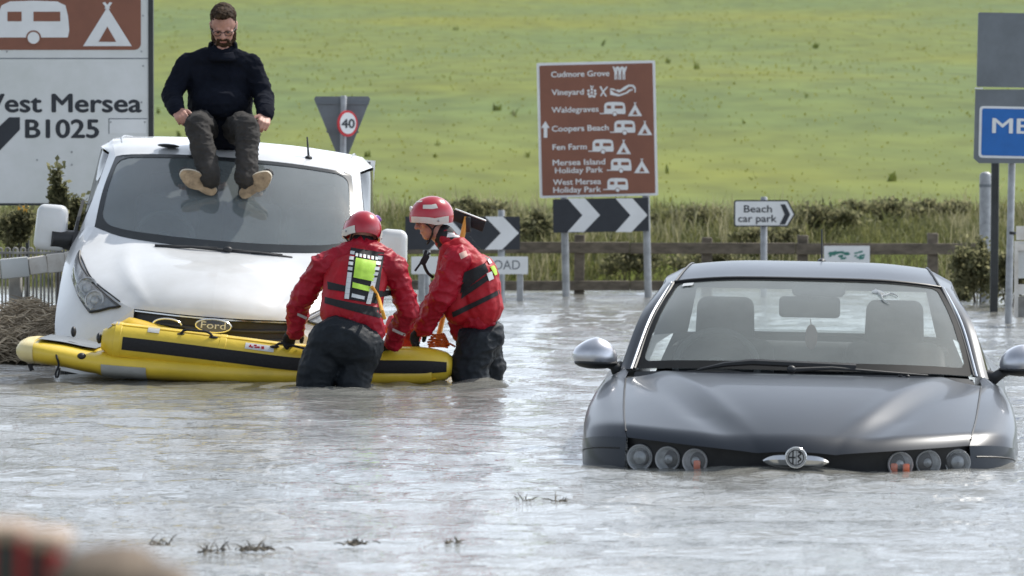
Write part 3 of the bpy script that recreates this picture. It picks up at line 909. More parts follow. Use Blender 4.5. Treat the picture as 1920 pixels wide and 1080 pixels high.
# --- give way sign seen from behind, with 40 roundel
S = Sign('give_way_sign', 'grey back of a triangular give way sign rising behind the van roof', 'road sign', 645, 41.0, -.6)
S.plate('triangle', S.poly([(589, 186), (592, 181), (691, 181), (694.5, 186), (646, 309), (642, 309), (638, 305)]), -.008, .008, 'signgrey')
for r_ in ((592, 192, 692, 195.5), (612, 246, 673, 249)): MB().prism(S.rect(*r_), -.022, -.0085).build('stiffener', M['signgrey'], S.root, smooth=False)
S.post(645, 180, 12, 'galv', -.055)
S2 = Sign('speed_limit_sign', 'small round 40 speed limit sign on the give way pole', 'road sign', 649, 40.86)
x, z = S2.pt(649.5, 232)
S2.plate('rim', circ(x, z, 24.5 / S2.s, 36), -.03, -.012, 'red_ink')
x, z = S2.pt(649, 231.5)
S2.plate('face', circ(x, z, 20.0 / S2.s, 36), -.034, -.0305, 'white')
t = MB(); S2.text(t, '40', 633, 665, 240, 16, -.036, 2); sym_obj(S2, t, 'lettering', 'ink')
MB().rbox((x, .012, z), (.09, .05, .04), .004, 1).build('clamp', M['galv'], S2.root)
S2.root.location.y -= .06
S2.root.rotation_euler = (0, 0, R(44))

# --- blue place-name sign at the right
S = Sign('place_name_sign', 'blue place name sign with grey backing boards on two posts beside the car', 'road sign', 1893, 35.6, -1.1)
S.plate('upper_board', S.rect(1832, 27, 2180, 166, 3), -.006, .016, 'signgrey')
S.plate('lower_board', S.poly([(1828.5, 168), (2180, 168), (2180, 306), (1836, 306), (1825.5, 297)]), -.008, .014, 'signgrey')
S.plate('border', S.rect(1835, 202, 2170, 299, 7), -.0125, -.0085, 'white')
S.plate('panel', S.rect(1840, 206.5, 2165, 294.5, 4), -.016, -.013, 'blue')
t = MB(); S.text(t, 'MERSEA', 1860, 2062, 251, 27, -.0185, 1); sym_obj(S, t, 'lettering', 'white')
MB().prism(S.rect(1828, 164.5, 1842, 167), -.011, .018).build('edge_strip', M['white'], S.root, smooth=False)
S.post(1899, 290, 13.5, 'galv', .06); S.post(2110, 290, 13.5, 'galv', .06)
mb = MB(); x, z = S.pt(1899, 437); mb.tube([(x, .06, z - .012), (x, .06, z + .012)], 8.2 / S.s, 14); mb.build('band', M['black'], S.root)
S = Sign('post', 'black square post standing behind the grey leg of the blue sign', 'post', 1866, 38.5, -.4)
S.post(1866, 300, 14, 'darksteel', 0, name='shaft', sq=True)
x, z = S.pt(1866, 299); MB().rbox((x, 0, z), (.085, .085, .02), .006, 1).build('cap', M['black'], S.root)
S = Sign('bollard', 'fat grey round-topped post beside the black post', 'bollard', 1848, 42.2)
x, z = S.pt(1848, 322); r_ = 11.5 / S.s
MB().tube([(x, 0, -.5), (x, 0, z - .05), (x, 0, z - .02), (x, 0, z - .005), (x, 0, z)], [r_, r_, r_ * .85, r_ * .55, .004], 18).build('shaft', M['galv'], S.root)
MB().tube([(x, 0, z - .16), (x, 0, z - .13)], [r_ * 1.06] * 2, 18).build('collar', M['signgrey'], S.root)
S = Sign('gate', 'white boarded gate cut by the right edge of the photo', 'gate', 1960, 36.8)
for k, (a, b) in enumerate(((424, 450), (458, 470), (533, 552))): S.plate('rail', S.rect(1906, a, 2100, b), -.02, .02, 'whitewood')
S.plate('post', S.rect(1903, 452, 1909, 640), -.03, .035, 'whitewood')
S.plate('board', S.rect(1910, 452, 2095, 522), .022, .04, 'white_old'); S.plate('lower_board', S.rect(1910, 556, 2095, 640), .022, .04, 'concrete')

# ================================================================== left bank: railing, barrier, marker, reeds
def build_left():
    Y = 29.6; s = FPX / Y
    o0 = W(-120, 500, Y)
    root = thing('bow_top_railing', 'grey bow-topped metal railing behind the white barrier', 'railing', (o0.x, Y, -.1))
    zt = HCAM - (456 - HORIZ) / s + .1; zb = 0; zr = HCAM - (474 - HORIZ) / s + .1
    n = 19
    for k in range(n):
        x = (k * 14.5) / s; w = 8 / s
        pts = [(x, 0, zb - .3), (x, 0, zt - .05)] + [(x + w / 2 - w / 2 * math.cos(a), 0, zt - .05 + w / 2 * math.sin(a)) for a in np.linspace(.3, PI - .3, 6)] + [(x + w, 0, zt - .05), (x + w, 0, zb - .3)]
        MB().tube(pts, .0075, 6).build('bow', M['concrete'], root)
    MB().rbox((n * 14.5 / s / 2, .0, zr), (n * 14.5 / s + .1, .03, .018), .003, 1).build('rail', M['concrete'], root)
    MB().rbox((n * 14.5 / s / 2, .0, .12), (n * 14.5 / s + .1, .03, .02), .003, 1).build('rail', M['concrete'], root)
    Y = 29.0; s = FPX / Y
    pl = [(-160, 515), (-60, 510), (0, 505), (52, 500), (85, 495), (118, 492), (160, 488), (210, 484)]
    p0 = W(-160, 500, Y)
    root = thing('guard_rail', 'white painted timber guard rail in blocks beside the van', 'barrier', (p0.x, Y, -.1))
    for i in range(len(pl) - 1):
        a, b = pl[i], pl[i + 1]
        A = W(a[0], a[1], Y) - Vector((p0.x, Y, -.1)); B = W(b[0], b[1], Y + .05) - Vector((p0.x, Y, -.1))
        d = B - A; A.y = .03 * i; B.y = .03 * (i + 1)
        an = math.atan2(B.z - A.z, B.x - A.x)
        mb = MB(); mb.rbox((A + B) / 2, ((B - A).length + .004, .07, .125 + .01 * (i % 3)), .01, 2, Matrix.Rotation(.03 / max(d.x, .05), 3, 'Z') @ Matrix.Rotation(-an, 3, 'Y'))
        mb.build('block', M['white_old'] if i == 2 else M['whitewood'], root)
    for px in (-100, 22, 130):
        x = (px + 160) / s; mb = MB(); mb.rbox((x, .22, .3), (.09, .09, .75), .008, 1); mb.build('post', M['concrete'], root)
    Y = 32.0; s = FPX / Y
    p0 = W(44, 500, Y)
    root = thing('marker_post', 'small orange-yellow marker plate on legs behind the railing', 'marker', (p0.x, Y, -.1))
    z0 = HCAM - (430 - HORIZ) / s + .1; z1 = HCAM - (386 - HORIZ) / s + .1
    MB().rbox((0, 0, (z0 + z1) / 2), (20 / s, .03, z1 - z0), .004, 1).build('plate', M['yellowplate'], root)
    for k in (-1, 1): MB().rbox((k * 7 / s, .02, z0 / 2 - .1), (.03, .03, z0 + .24), .004, 1).build('leg', M['darksteel'], root)
    # heap of flood-washed reeds
    rng = random.Random(9)
    mb = MB()
    X0, X1 = W(-60, 650, 27.4).x, W(128, 650, 27.4).x
    for k in range(3000):
        x = rng.uniform(X0, X1); y = 27.3 + rng.random() * 1.3
        hh = .36 * (1 - ((y - 28.1) / 1.0) ** 2) * min(1, (X1 + .1 - x) / .3) * (.85 + .3 * math.sin(x * 7))
        z = rng.random() ** .6 * max(hh, .02)
        l = rng.uniform(.08, .26); a = rng.uniform(-1.1, 1.1) + (PI if rng.random() < .5 else 0); e = rng.uniform(-.5, .6)
        d = Vector((math.cos(a) * math.cos(e), math.sin(a) * .6, math.sin(e))) * l / 2
        c = Vector((x, y, z)); w = rng.uniform(.0025, .006)
        q = c + Vector((rng.uniform(-.02, .02), 0, rng.uniform(-.02, .03)))
        mb.tube([c - d, q, c + d], [w, w, w * .4], 4, caps=False)
    o = mb.build('reed_debris', M['deadreed'], smooth=False)
    tag(o, 'heap of washed-up dead reeds at the water edge', 'debris', kind='stuff')
    G = []
    for i in range(9):
        row = []
        for j in range(21):
            x = X0 - .2 + (X1 - X0 + .28) * j / 20; y = 27.15 + 6.0 * (i / 8) ** 1.6
            h = (.27 * min(1, max(0, (y - 27.2) / .7))) * min(1, (20 - j) / 3) + .03 * math.sin(j * 1.3 + i * 2) - .08
            row.append((x, y, h))
        G.append(row)
    o = MB().grid(G).build('verge', mat('muddy_verge', (.10, .085, .05), .95, var=.3, scale=9, bump=.02), ang=180)
    tag(o, 'muddy verge under the reeds', 'verge', kind='structure')
build_left()

# floating weed and twigs on the water
def floating(px, py, w, n, label, seed):
    rng = random.Random(seed)
    Y = HCAM * FPX / (py - HORIZ); s = FPX / Y
    c = W(px, py, Y)
    mb = MB()
    for k in range(n):
        x = rng.gauss(0, w / 3 / s); y = rng.uniform(-.05, .05)
        l = rng.uniform(.015, .05)
        a = rng.uniform(0, 6.28); e = rng.choice([rng.uniform(-.1, .35), rng.uniform(.2, 1.0)])
        d = Vector((math.cos(a) * math.cos(e), math.sin(a) * math.cos(e), abs(math.sin(e)))) * l
        p = Vector((x, y, .008))
        mb.tube([p, p + d * .5 + Vector((0, 0, .004)), p + d], [.0022, .002, .001], 4)
        if k % 3 == 0: mb.ell(p, (.010, .008, .004), nu=6, nv=4)
    o = mb.build('floating_weed', M['twig'], smooth=False)
    o.location = (c.x, Y, 0)
    tag(o, label, 'weed', 'weed and twigs floating on the flood')
floating(475, 1036, 80, 46, 'broadest dark clump of floating weed near the striped barrier', 1)
floating(390, 1040, 24, 12, 'small dark floating weed scrap just beside the broadest clump', 2)
floating(300, 1026, 40, 12, 'thin floating twigs nearest the striped barrier', 3)
floating(665, 1026, 60, 26, 'pale low floating weed in the middle foreground water', 4)
floating(985, 945, 30, 14, 'little dark floating weed scrap ahead of the car with a raised stem', 5)
floating(1052, 946, 22, 12, 'little dark floating weed scrap closest to the car bumper', 6)
floating(845, 1022, 40, 9, 'few upright floating twigs in the centre foreground', 7)

# blurred barrier in the near corner
def near_barrier():
    Y = 3.0; s = FPX / Y
    def z(py): return HCAM - (py - HORIZ) / s
    x0 = W(0, 1000, Y).x
    root = thing('barrier', 'out-of-focus grey barrier with pale caps and red reflector strips in the near corner', 'barrier', (x0, Y, 0))
    X = lambda px: px / s
    mb = MB(); mb.rbox((X(-70), .03, (z(1012) - .45) / 2), (X(330), .06, z(1012) + .45), .004, 2); mb.rbox((X(105), .03, (z(1036) - .45) / 2), (X(50), .056, z(1036) + .45), .004, 2)
    mb.build('panel', M['blurgrey'], root)
    mb = MB(); mb.rbox((X(-110), .03, z(1002)), (X(310), .07, X(32)), .006, 2); mb.rbox((X(82), .03, z(1018)), (X(84), .07, X(34)), .006, 2, Matrix.Rotation(.12, 3, 'Y'))
    mb.build('cap', M['blurtop'], root)
    for px, w, t in ((43, 17, 1010), (103, 30, 1032), (-20, 17, 1010)):
        MB().rbox((X(px), -.004, (z(t) - .35) / 2), (X(w), .006, z(t) + .35), .002, 1).build('reflector', M['blurred'], root)
    r2 = thing('stone', 'out-of-focus rounded brown stone beside the striped near barrier', 'stone', (x0 + X(238), Y - .08, -.3))
    mb = MB(); mb.ell((0, 0, .3 + z(1062)), (X(92), .06, X(56)), nu=24, nv=16); mb.ell((X(-40), .0, .3 + z(1068)), (X(70), .06, X(62)), nu=20, nv=14); mb.ell((X(75), .0, .3 + z(1080)), (X(70), .06, X(44)), nu=20, nv=14)
    mb.tube([(0, 0, 0), (0, 0, .3 + z(1090))], [.08, .045], 14)
    me = mb.build('block', M['stone'], r2)
    for v in me.data.vertices: v.co += Vector(noise.noise_vector(v.co * 30)) * .004
near_barrier()
# ================================================================== vehicles
def local_fn(root):
    bpy.context.view_layer.update()
    Mi = root.matrix_world.inverted(); R3 = Mi.to_3x3()
    o = Mi @ CAM_O
    def L(px, py, yl):
        d = R3 @ ray(px, py)
        return o + d * ((yl - o.y) / d.y)
    return L

def build_van():
    p0 = W(388, HORIZ, 25.6)
    root = thing('white_van', 'white panel van standing in flood water with a man sitting on its roof', 'van', (p0.x, 25.6, 0), (0, R(4.5), R(1.9)))
    L = local_fn(root)
    mp = M['vanpaint']
    # shared curves (right half, x >= 0)
    wb = [(0, .90, .79), (.13, .9025, .7905), (.35, .92, .797), (.66, 1.0, .82), (.86, 1.13, .87)]
    wt = [(0, 1.66, 1.395), (.14, 1.6625, 1.3945), (.40, 1.68, 1.388), (.70, 1.74, 1.365), (.80, 1.80, 1.345)]
    ws = [(.86, 1.13, .87), (.845, 1.45, 1.10), (.80, 1.80, 1.345)]
    po = [(.965, 1.26, .83), (.905, 1.58, 1.09), (.855, 1.95, 1.37)]
    bs = [(.86, 1.13, .87), (.915, .80, .68), (.80, .46, .54), (.60, .20, .42), (.5, .12, .385)]
    bf = [(0, 0, .375), (.09, .004, .3753), (.25, .03, .378), (.5, .12, .385)]
    bc = [(0, .90, .79), (0, .45, .685), (0, .12, .53), (0, .015, .42), (0, 0, .375)]
    body = MB()
    bon = Patch(bf, wb, bc[::-1], bs[::-1], soft=True)
    def bonn(u, v):
        p = bon(u, v)
        c = math.exp(-((u - .74 + .10 * v) / .06) ** 2) * math.sin(PI * min(max(v, 0), 1)) * .014   # pressed ridge toward each lamp
        return p + Vector((0, -.2, .97)) * c
    body.grid([[bonn(i / 30, j / 30) for j in range(31)] for i in range(31)], flip=True)
    # fender / front corner
    outer = [(.965, 1.26, .83), (1.02, 1.02, .66), (1.035, .78, .42), (1.02, .50, .20), (.95, .30, .06)]
    fen = Patch(bs, outer, [(.86, 1.13, .87), (.92, 1.19, .86), (.965, 1.26, .83)], [(.5, .12, .385), (.70, .13, .22), (.95, .30, .06)])
    body.grid(fen.grid(24, 12), flip=False)
    # bumper face under the grille and round the corner
    bt = [(.5, .12, .385), (.70, .13, .22), (.95, .30, .06)]
    body.grid([[Vector(a).lerp(Vector(b), t) for t in (0, .5, 1)] for a, b in zip(cat(bt, 10), cat([(.5, .06, -.05), (.74, .12, -.06), (.97, .34, -.05)], 10))], flip=False)
    body.grid([[Vector((x, .0 + .25 * x * x, .06)), Vector((x, -.03 + .25 * x * x, .0)), Vector((x, .02 + .25 * x * x, -.16))] for x in np.linspace(0, .56, 8)], flip=False)
    side = [[(.95, .30, .06), (.965, .33, -.05), (.95, .38, -.16)], [(1.02, .50, .20), (1.02, .52, .03), (1.0, .55, -.05)], [(1.035, .78, .42), (1.04, .78, .30), (1.03, .78, .2)], [(1.02, 1.02, .66), (1.04, 1.05, .42), (1.03, 1.05, .2)],
            [(.965, 1.26, .83), (1.035, 1.3, .5), (1.03, 1.35, -.1)], [(.985, 1.9, .83), (1.035, 1.9, .5), (1.03, 1.9, -.3)], [(.985, 2.6, .83), (1.035, 2.6, .5), (1.03, 2.6, -.3)], [(.985, 5.0, .83), (1.03, 5.0, .5), (1.02, 5.0, -.3)]]
    sg = [cat(r, 7) for r in side]
    body.grid(sg, flip=False)
    # windscreen pillar, roof, upper sides
    body.grid(Patch(ws, po, [(.86, 1.13, .87), (.965, 1.26, .83)], [(.80, 1.80, 1.345), (.855, 1.95, 1.37)]).grid(16, 6), flip=False)
    re = [(.80, 1.80, 1.345), (.84, 2.05, 1.425), (.86, 2.5, 1.475), (.86, 5.0, 1.48)]
    roof = Patch(wt, [(0, 5.0, 1.53), (.45, 5.0, 1.52), (.86, 5.0, 1.48)], [(0, 1.66, 1.395), (0, 1.85, 1.455), (0, 2.15, 1.50), (0, 2.6, 1.525), (0, 5.0, 1.53)], re, soft=True)
    body.grid([[roof(i / 20, (j / 30) ** 1.6) for j in range(31)] for i in range(21)], flip=True)
    ru = [(.855, 1.95, 1.37), (.925, 2.15, 1.405), (.94, 2.6, 1.41), (.94, 5.0, 1.41)]
    body.grid(Patch(re, ru, [(.80, 1.80, 1.345), (.855, 1.95, 1.37)], [(.86, 5, 1.48), (.94, 5, 1.41)]).grid(30, 6), flip=False)
    body.grid(Patch([(.94, 2.6, 1.41), (.94, 5, 1.41)], [(.985, 2.6, .83), (.985, 5, .83)], [(.94, 2.6, 1.41), (.985, 2.6, .83)], [(.94, 5, 1.41), (.985, 5, .83)]).grid(6, 6), flip=False)
    body.mirror()
    body.box((0, 5.0, .6), (1.9, .02, 1.75))
    body.build('body', mp, root, ang=50)
    # roof ditch seams and bonnet shut line
    for k in (1, -1):
        sm = MB(); sm.tube([Vector((p[0] * k * .93, p[1], p[2] + .012)) for p in cat([(.80, 1.84, 1.368), (.84, 2.05, 1.432), (.86, 2.5, 1.482), (.86, 4.9, 1.485)], 14)], .006, 5)
        sm.build('roof_seam', M['lampgrey'], root)
    for k in (1, -1): MB().tube([Vector((p.x * k, p.y - .003, p.z + .003)) for p in cat(bs[1:-1], 16)], .005, 5).build('shut_line', M['black'], root)
    # windscreen
    def full(c): return [(-p[0], p[1], p[2]) for p in c[::-1]] + list(c[1:])
    wsl = [(-p[0], p[1], p[2]) for p in ws]
    scr = Patch(full(wb), full(wt), wsl, ws)
    def sc(u, v, off=0):
        p = scr(u, v); n = Vector((0, -.6, .8))
        return p + n * (off + .035 * math.sin(PI * v) * (1 - .6 * (2 * u - 1) ** 2))
    MB().grid([[sc(i / 40, j / 20) for j in range(21)] for i in range(41)], flip=True).build('windscreen', M['vanglass'], root, ang=180)
    inner = rloop(.025, .975, .075, .955, .06, .13, 8)
    G = [[], []]
    for (u, v) in inner:
        k = .5 / max(abs(u - .5), abs(v - .5))
        G[0].append(sc(.5 + (u - .5) * k, .5 + (v - .5) * k, .004)); G[1].append(sc(u, v, .004))
    mb = MB()
    Gm = [[G[0][j].lerp(G[1][j], t) for j in range(len(inner))] for t in (0, .34, .67, 1)]
    mb.grid(Gm, closed=True, flip=True).build('windscreen_surround', mat('ceramic_border', (.030, .034, .036), .22, var=.1), root, ang=180)
    MB().rbox(sc(.5, .965, -.03) + Vector((0, .02, 0)), (.26, .10, .05), .01).build('sensor_housing', M['black'], root)
    mb = MB(); c = sc(.5, .86, -.09); mb.rbox(c, (.24, .03, .075), .02, 3); mb.tube([c, c + Vector((0, .02, .07))], .01, 6); mb.build('rear_view_mirror', M['black'], root)
    # side windows and mirror sail
    for k in (1, -1):
        f = lambda p: (p[0] * k, p[1], p[2])
        G = Patch([f((.967, 1.28, .84)), f((1.0, 1.8, .835)), f((1.0, 2.55, .835))], [f((.860, 1.94, 1.355)), f((.925, 2.15, 1.385)), f((.943, 2.55, 1.39))], [f((.967, 1.28, .84)), f((.909, 1.60, 1.095)), f((.860, 1.94, 1.355))], [f((1.0, 2.55, .835)), f((.943, 2.55, 1.39))]).grid(12, 8)
        MB().grid(G, flip=(k > 0)).build('side_window', M['sideglass'], root, ang=180)
        sl = [f((.985, 1.16, .74)), f((.992, 1.32, .60)), f((1.0, 1.48, .84)), f((.972, 1.62, 1.04)), f((.976, 1.33, .90))]
        mb = MB(); mb.add(sl + [(p[0] + .02 * k, p[1], p[2]) for p in sl], [(0, 1, 2, 3, 4), (9, 8, 7, 6, 5), (0, 5, 6, 1), (1, 6, 7, 2), (2, 7, 8, 3), (3, 8, 9, 4), (4, 9, 5, 0)])
        mb.build('mirror_sail', M['black'], root, smooth=False)
    # headlights
    quad = ((.26, .02), (.92, .05), (.82, .36), (.47, .38))
    for k in (1, -1):
        hd = None
        def hp(a, b, off=0):
            u = (1 - b) * (quad[0][0] * (1 - a) + quad[1][0] * a) + b * (quad[3][0] * (1 - a) + quad[2][0] * a)
            v = (1 - b) * (quad[0][1] * (1 - a) + quad[1][1] * a) + b * (quad[3][1] * (1 - a) + quad[2][1] * a)
            p = fen.raw(u, v); n = Vector((.42, -.85, .35)).normalized()
            p = p + n * off
            return Vector((p.x * k, p.y, p.z))
        n = 14
        ring = [(i / n, 0) for i in range(n)] + [(1, i / n) for i in range(n)] + [(1 - i / n, 1) for i in range(n)] + [(0, 1 - i / n) for i in range(n)]
        hl = MB(); hl.grid([[hp(i / n, j / n, .006) for j in range(n + 1)] for i in range(n + 1)], flip=(k < 0))
        hd = hl.build('headlight', M['lampgrey'], root, ang=180)
        rim = MB(); rim.tube([hp(a, b, .012) for a, b in ring] + [hp(0, 0, .012)], .009, 6); rim.build('rim', M['black'], hd)
        fwd = Vector((.25 * k, -.94, .22)).normalized()
        for (a, b, r) in ((.58, .40, .062), (.80, .50, .055)):
            c = hp(a, b, .02)
            q = fwd.to_track_quat('Z', 'Y').to_matrix()
            mb = MB()
            prof = [(r * 1.15, -.012), (r * 1.18, .012), (r, .016), (r * .96, .0), (r * .6, -.006), (.4 * r, .006), (.002, .012)]
            mb.grid([[c + q @ Vector((pr * math.cos(t), pr * math.sin(t), pz)) for t in np.linspace(0, 2 * PI, 20, endpoint=False)] for pr, pz in prof], closed=True)
            mb.build('lamp', M['lampback'], hd, ang=25)
        mb = MB(); mb.tube([hp(a, .86, .02) for a in np.linspace(.32, .96, 8)], .011, 6); mb.tube([hp(.30, b, .02) for b in np.linspace(.2, .86, 5)], .010, 6); mb.build('light_strip', M['lampback'], hd)
        cv = MB(); cv.grid([[hp(i / n, j / n, .030 + .05 * math.sin(PI * i / n) * math.sin(PI * j / n)) for j in range(n + 1)] for i in range(n + 1)], flip=(k < 0)).build('lens', M['lens'], hd, ang=180)
    # grille
    gb = [(0, .02, .06), (.28, .05, .06), (.54, .14, .09)]
    g = Patch([(p[0], p[1] + .035, p[2] - .012) for p in bf], gb, [(0, .035, .363), (0, .05, .2), (0, .02, .06)], [(.5, .155, .373), (.60, .16, .26), (.54, .14, .09)])
    mb = MB(); mb.grid(g.grid(14, 8)); mb.mirror(); gr = mb.build('grille', M['black'], root, ang=180)
    mb = MB()
    for v in (.22, .42, .62, .82):
        for k in (1, -1): mb.tube([Vector((p.x * k, p.y - .012, p.z)) for p in (g(u, v) for u in np.linspace(0, .95, 12))], .009, 6)
    mb.build('slat', M['greyplastic'], gr)
    mb = MB()
    edge = [g(0, 0), *[g(u, 0) for u in np.linspace(.1, 1, 8)], *[g(1, v) for v in np.linspace(.2, 1, 5)]]
    for k in (1, -1): mb.tube([Vector((p.x * k, p.y - .022, p.z)) for p in edge], .008, 6)
    mb.build('trim', M['chrome'], gr)
    c = L(400, 611, -.03)
    q = lambda pts, y0, y1: MB().prism([(c.x + x, c.z + z) for x, z in pts], c.y + y0, c.y + y1)
    bd = q(circ(0, 0, .115, 36, .043), .0, .02).build('badge', M['blueoval'], root, smooth=False)
    mb = MB(); mb.tube([(c.x + .112 * math.cos(t), c.y - .002, c.z + .041 * math.sin(t)) for t in np.linspace(0, 2 * PI, 40)], .006, 6, caps=False); mb.build('ring', M['chrome'], bd)
    mb = MB(); text_mb(mb, 'Ford', c.x - .078, c.x + .078, c.z - .018, .042, c.y - .004, 0); mb.build('lettering', M['reflect'], bd, smooth=False)
    c2 = L(314, 606, -.03)
    mb = MB(); mb.tube([(c2.x + .09 * math.cos(t), c2.y, c2.z - .01 + .038 * math.sin(t)) for t in np.linspace(.1, PI - .1, 16)], .006, 6); mb.build('tow_loop', M['chrome'], root)
    # wipers, washer jets, roof vent, aerial
    def wiper(p, q, lift):
        A, B = Vector(p), Vector(q)
        mb = MB(); mb.tube([A, A.lerp(B, .5) + Vector((0, -.012, lift)), B], [.011, .009, .006], 6); mb.tube([A.lerp(B, .15) + Vector((0, .0, .014)), B + Vector((0, .0, .012))], .007, 6)
        mb.build('wiper', M['black'], root)
    wiper(L(428, 470, .84), L(290, 463, .86), .012); wiper(L(548, 484, .86), L(425, 471, .85), .012); wiper(L(600, 494, .88), L(470, 480, .85), .008)
    mb = MB(); mb.ell(L(427, 468, .835), (.03, .02, .02)); mb.build('wiper_spindle', M['black'], root)
    for px, py in ((302, 492), (520, 507)):
        bpy.context.view_layer.update()
        mb = MB(); p = L(px, py, .72); mb.ell(p + Vector((0, 0, .004)), (.012, .016, .010)); mb.build('washer_jet', M['black'], root)
    mb = MB(); mb.ell((-.45, 1.80, 1.446), (.075, .045, .014)); mb.build('roof_vent', M['black'], root)
    p = Vector((.50, 1.86, 1.440)); mb = MB(); mb.ell(p, (.026, .03, .016)); mb.tube([p, p + Vector((-.022, .06, .14))], [.009, .005], 6); mb.build('aerial', M['black'], root)
    # mirrors
    for (x0, y0, x1, y1, k) in ((68, 381, 123, 472, -1), (712, 428, 763, 503, 1)):
        a = L(x0, y0, 1.30); b = L(x1, y1, 1.30)
        c = (a + b) / 2; sz = Vector((abs(b.x - a.x), .17, abs(a.z - b.z)))
        mb = MB(); mb.rbox((0, 0, 0), sz, .055, 5)
        for i, v in enumerate(mb.v):
            v = Vector(v); v.x *= 1 - .14 * (v.z / sz.z + .5) if v.x * k > 0 else 1 - .03 * (v.z / sz.z); v.y *= 1 - .25 * (abs(v.x) / sz.x); mb.v[i] = tuple(v + c)
        mr = mb.build('door_mirror', mp, root, ang=60)
        e = Vector((.985 * k, 1.32, .83))
        if k < 0: st = L(95, 447, 1.245); en = L(146, 452, 1.30)
        else: st = L(738, 482, 1.245); en = Vector((.98, 1.32, .78))
        mb = MB(); mb.tube([st + Vector((.0, -.01, .0)), st.lerp(en, .4), en], [.055, .062, .07], 10, flat=1.0); mb.build('arm', M['black'], mr)
        mb = MB(); mb.rbox(c + Vector((0, .09, -.01)), (sz.x * .8, .02, sz.z * .8), .02, 3); mb.build('glass', M['chrome'], mr)
    # interior
    mb = MB(); mb.grid([[(x, .98 + .16 * x * x, .765), (x, 1.2, .79), (x, 1.45, .77), (x, 1.62, .60), (x, 1.66, .2)] for x in np.linspace(-.86, .86, 9)], flip=False)
    mb.ell((-.42, 1.42, .77), (.22, .14, .06)); mb.build('dashboard', M['vandash'], root)
    mb = MB(); c = Vector((-.42, 1.62, .83)); mb.tube([c + Vector((.19 * math.cos(t), .09 * math.sin(t), .165 * math.sin(t))) for t in np.linspace(0, 2 * PI, 28)], .017, 8, caps=False)
    mb.cap(c, .05, c + Vector((0, -.02, -.02)), .05); mb.tube([c + Vector((-.18, 0, 0)), c + Vector((.18, 0, 0))], .014, 6); mb.build('steering_wheel', M['greyplastic'], root)
    for x, w in ((-.44, .44), (.14, .40), (.58, .40)):
        mb = MB(); mb.rbox((x, 2.1, .80), (w, .16, .62), .06, 3); mb.rbox((x, 2.12, 1.18), (w * .6, .1, .17), .04, 3); mb.rbox((x, 1.85, .48), (w, .5, .16), .06, 3); mb.build('seat', M['seat'], root)
    mb = MB(); mb.box((0, 2.75, .6), (1.84, .02, 1.7)); mb.box((0, 2.0, -.12), (1.9, 1.6, .02)); mb.build('bulkhead', M['greyplastic'], root)
    # front wheels
    for k in (1, -1):
        mb = MB(); prof = [(.19, -.11), (.31, -.115), (.335, -.08), (.335, .08), (.31, .115), (.19, .11)]
        c = Vector((.83 * k, .93, -.10))
        mb.grid([[c + Vector((pz, pr * math.cos(t), pr * math.sin(t))) for t in np.linspace(0, 2 * PI, 28, endpoint=False)] for pr, pz in prof], closed=True)
        w = mb.build('wheel', M['rubber'], root)
        mb = MB(); mb.grid([[c + Vector((pz * k, pr * math.cos(t), pr * math.sin(t))) for t in np.linspace(0, 2 * PI, 28, endpoint=False)] for pr, pz in ((.19, .10), (.17, .08), (.05, .09), (.001, .1))], closed=True); mb.build('rim', M['lampgrey'], w)
    mb = MB(); mb.rbox((0, .30, -.13), (1.5, .24, .10), .03, 2); mb.build('lower_bumper', M['black'], root)
    return root
VAN = build_van()

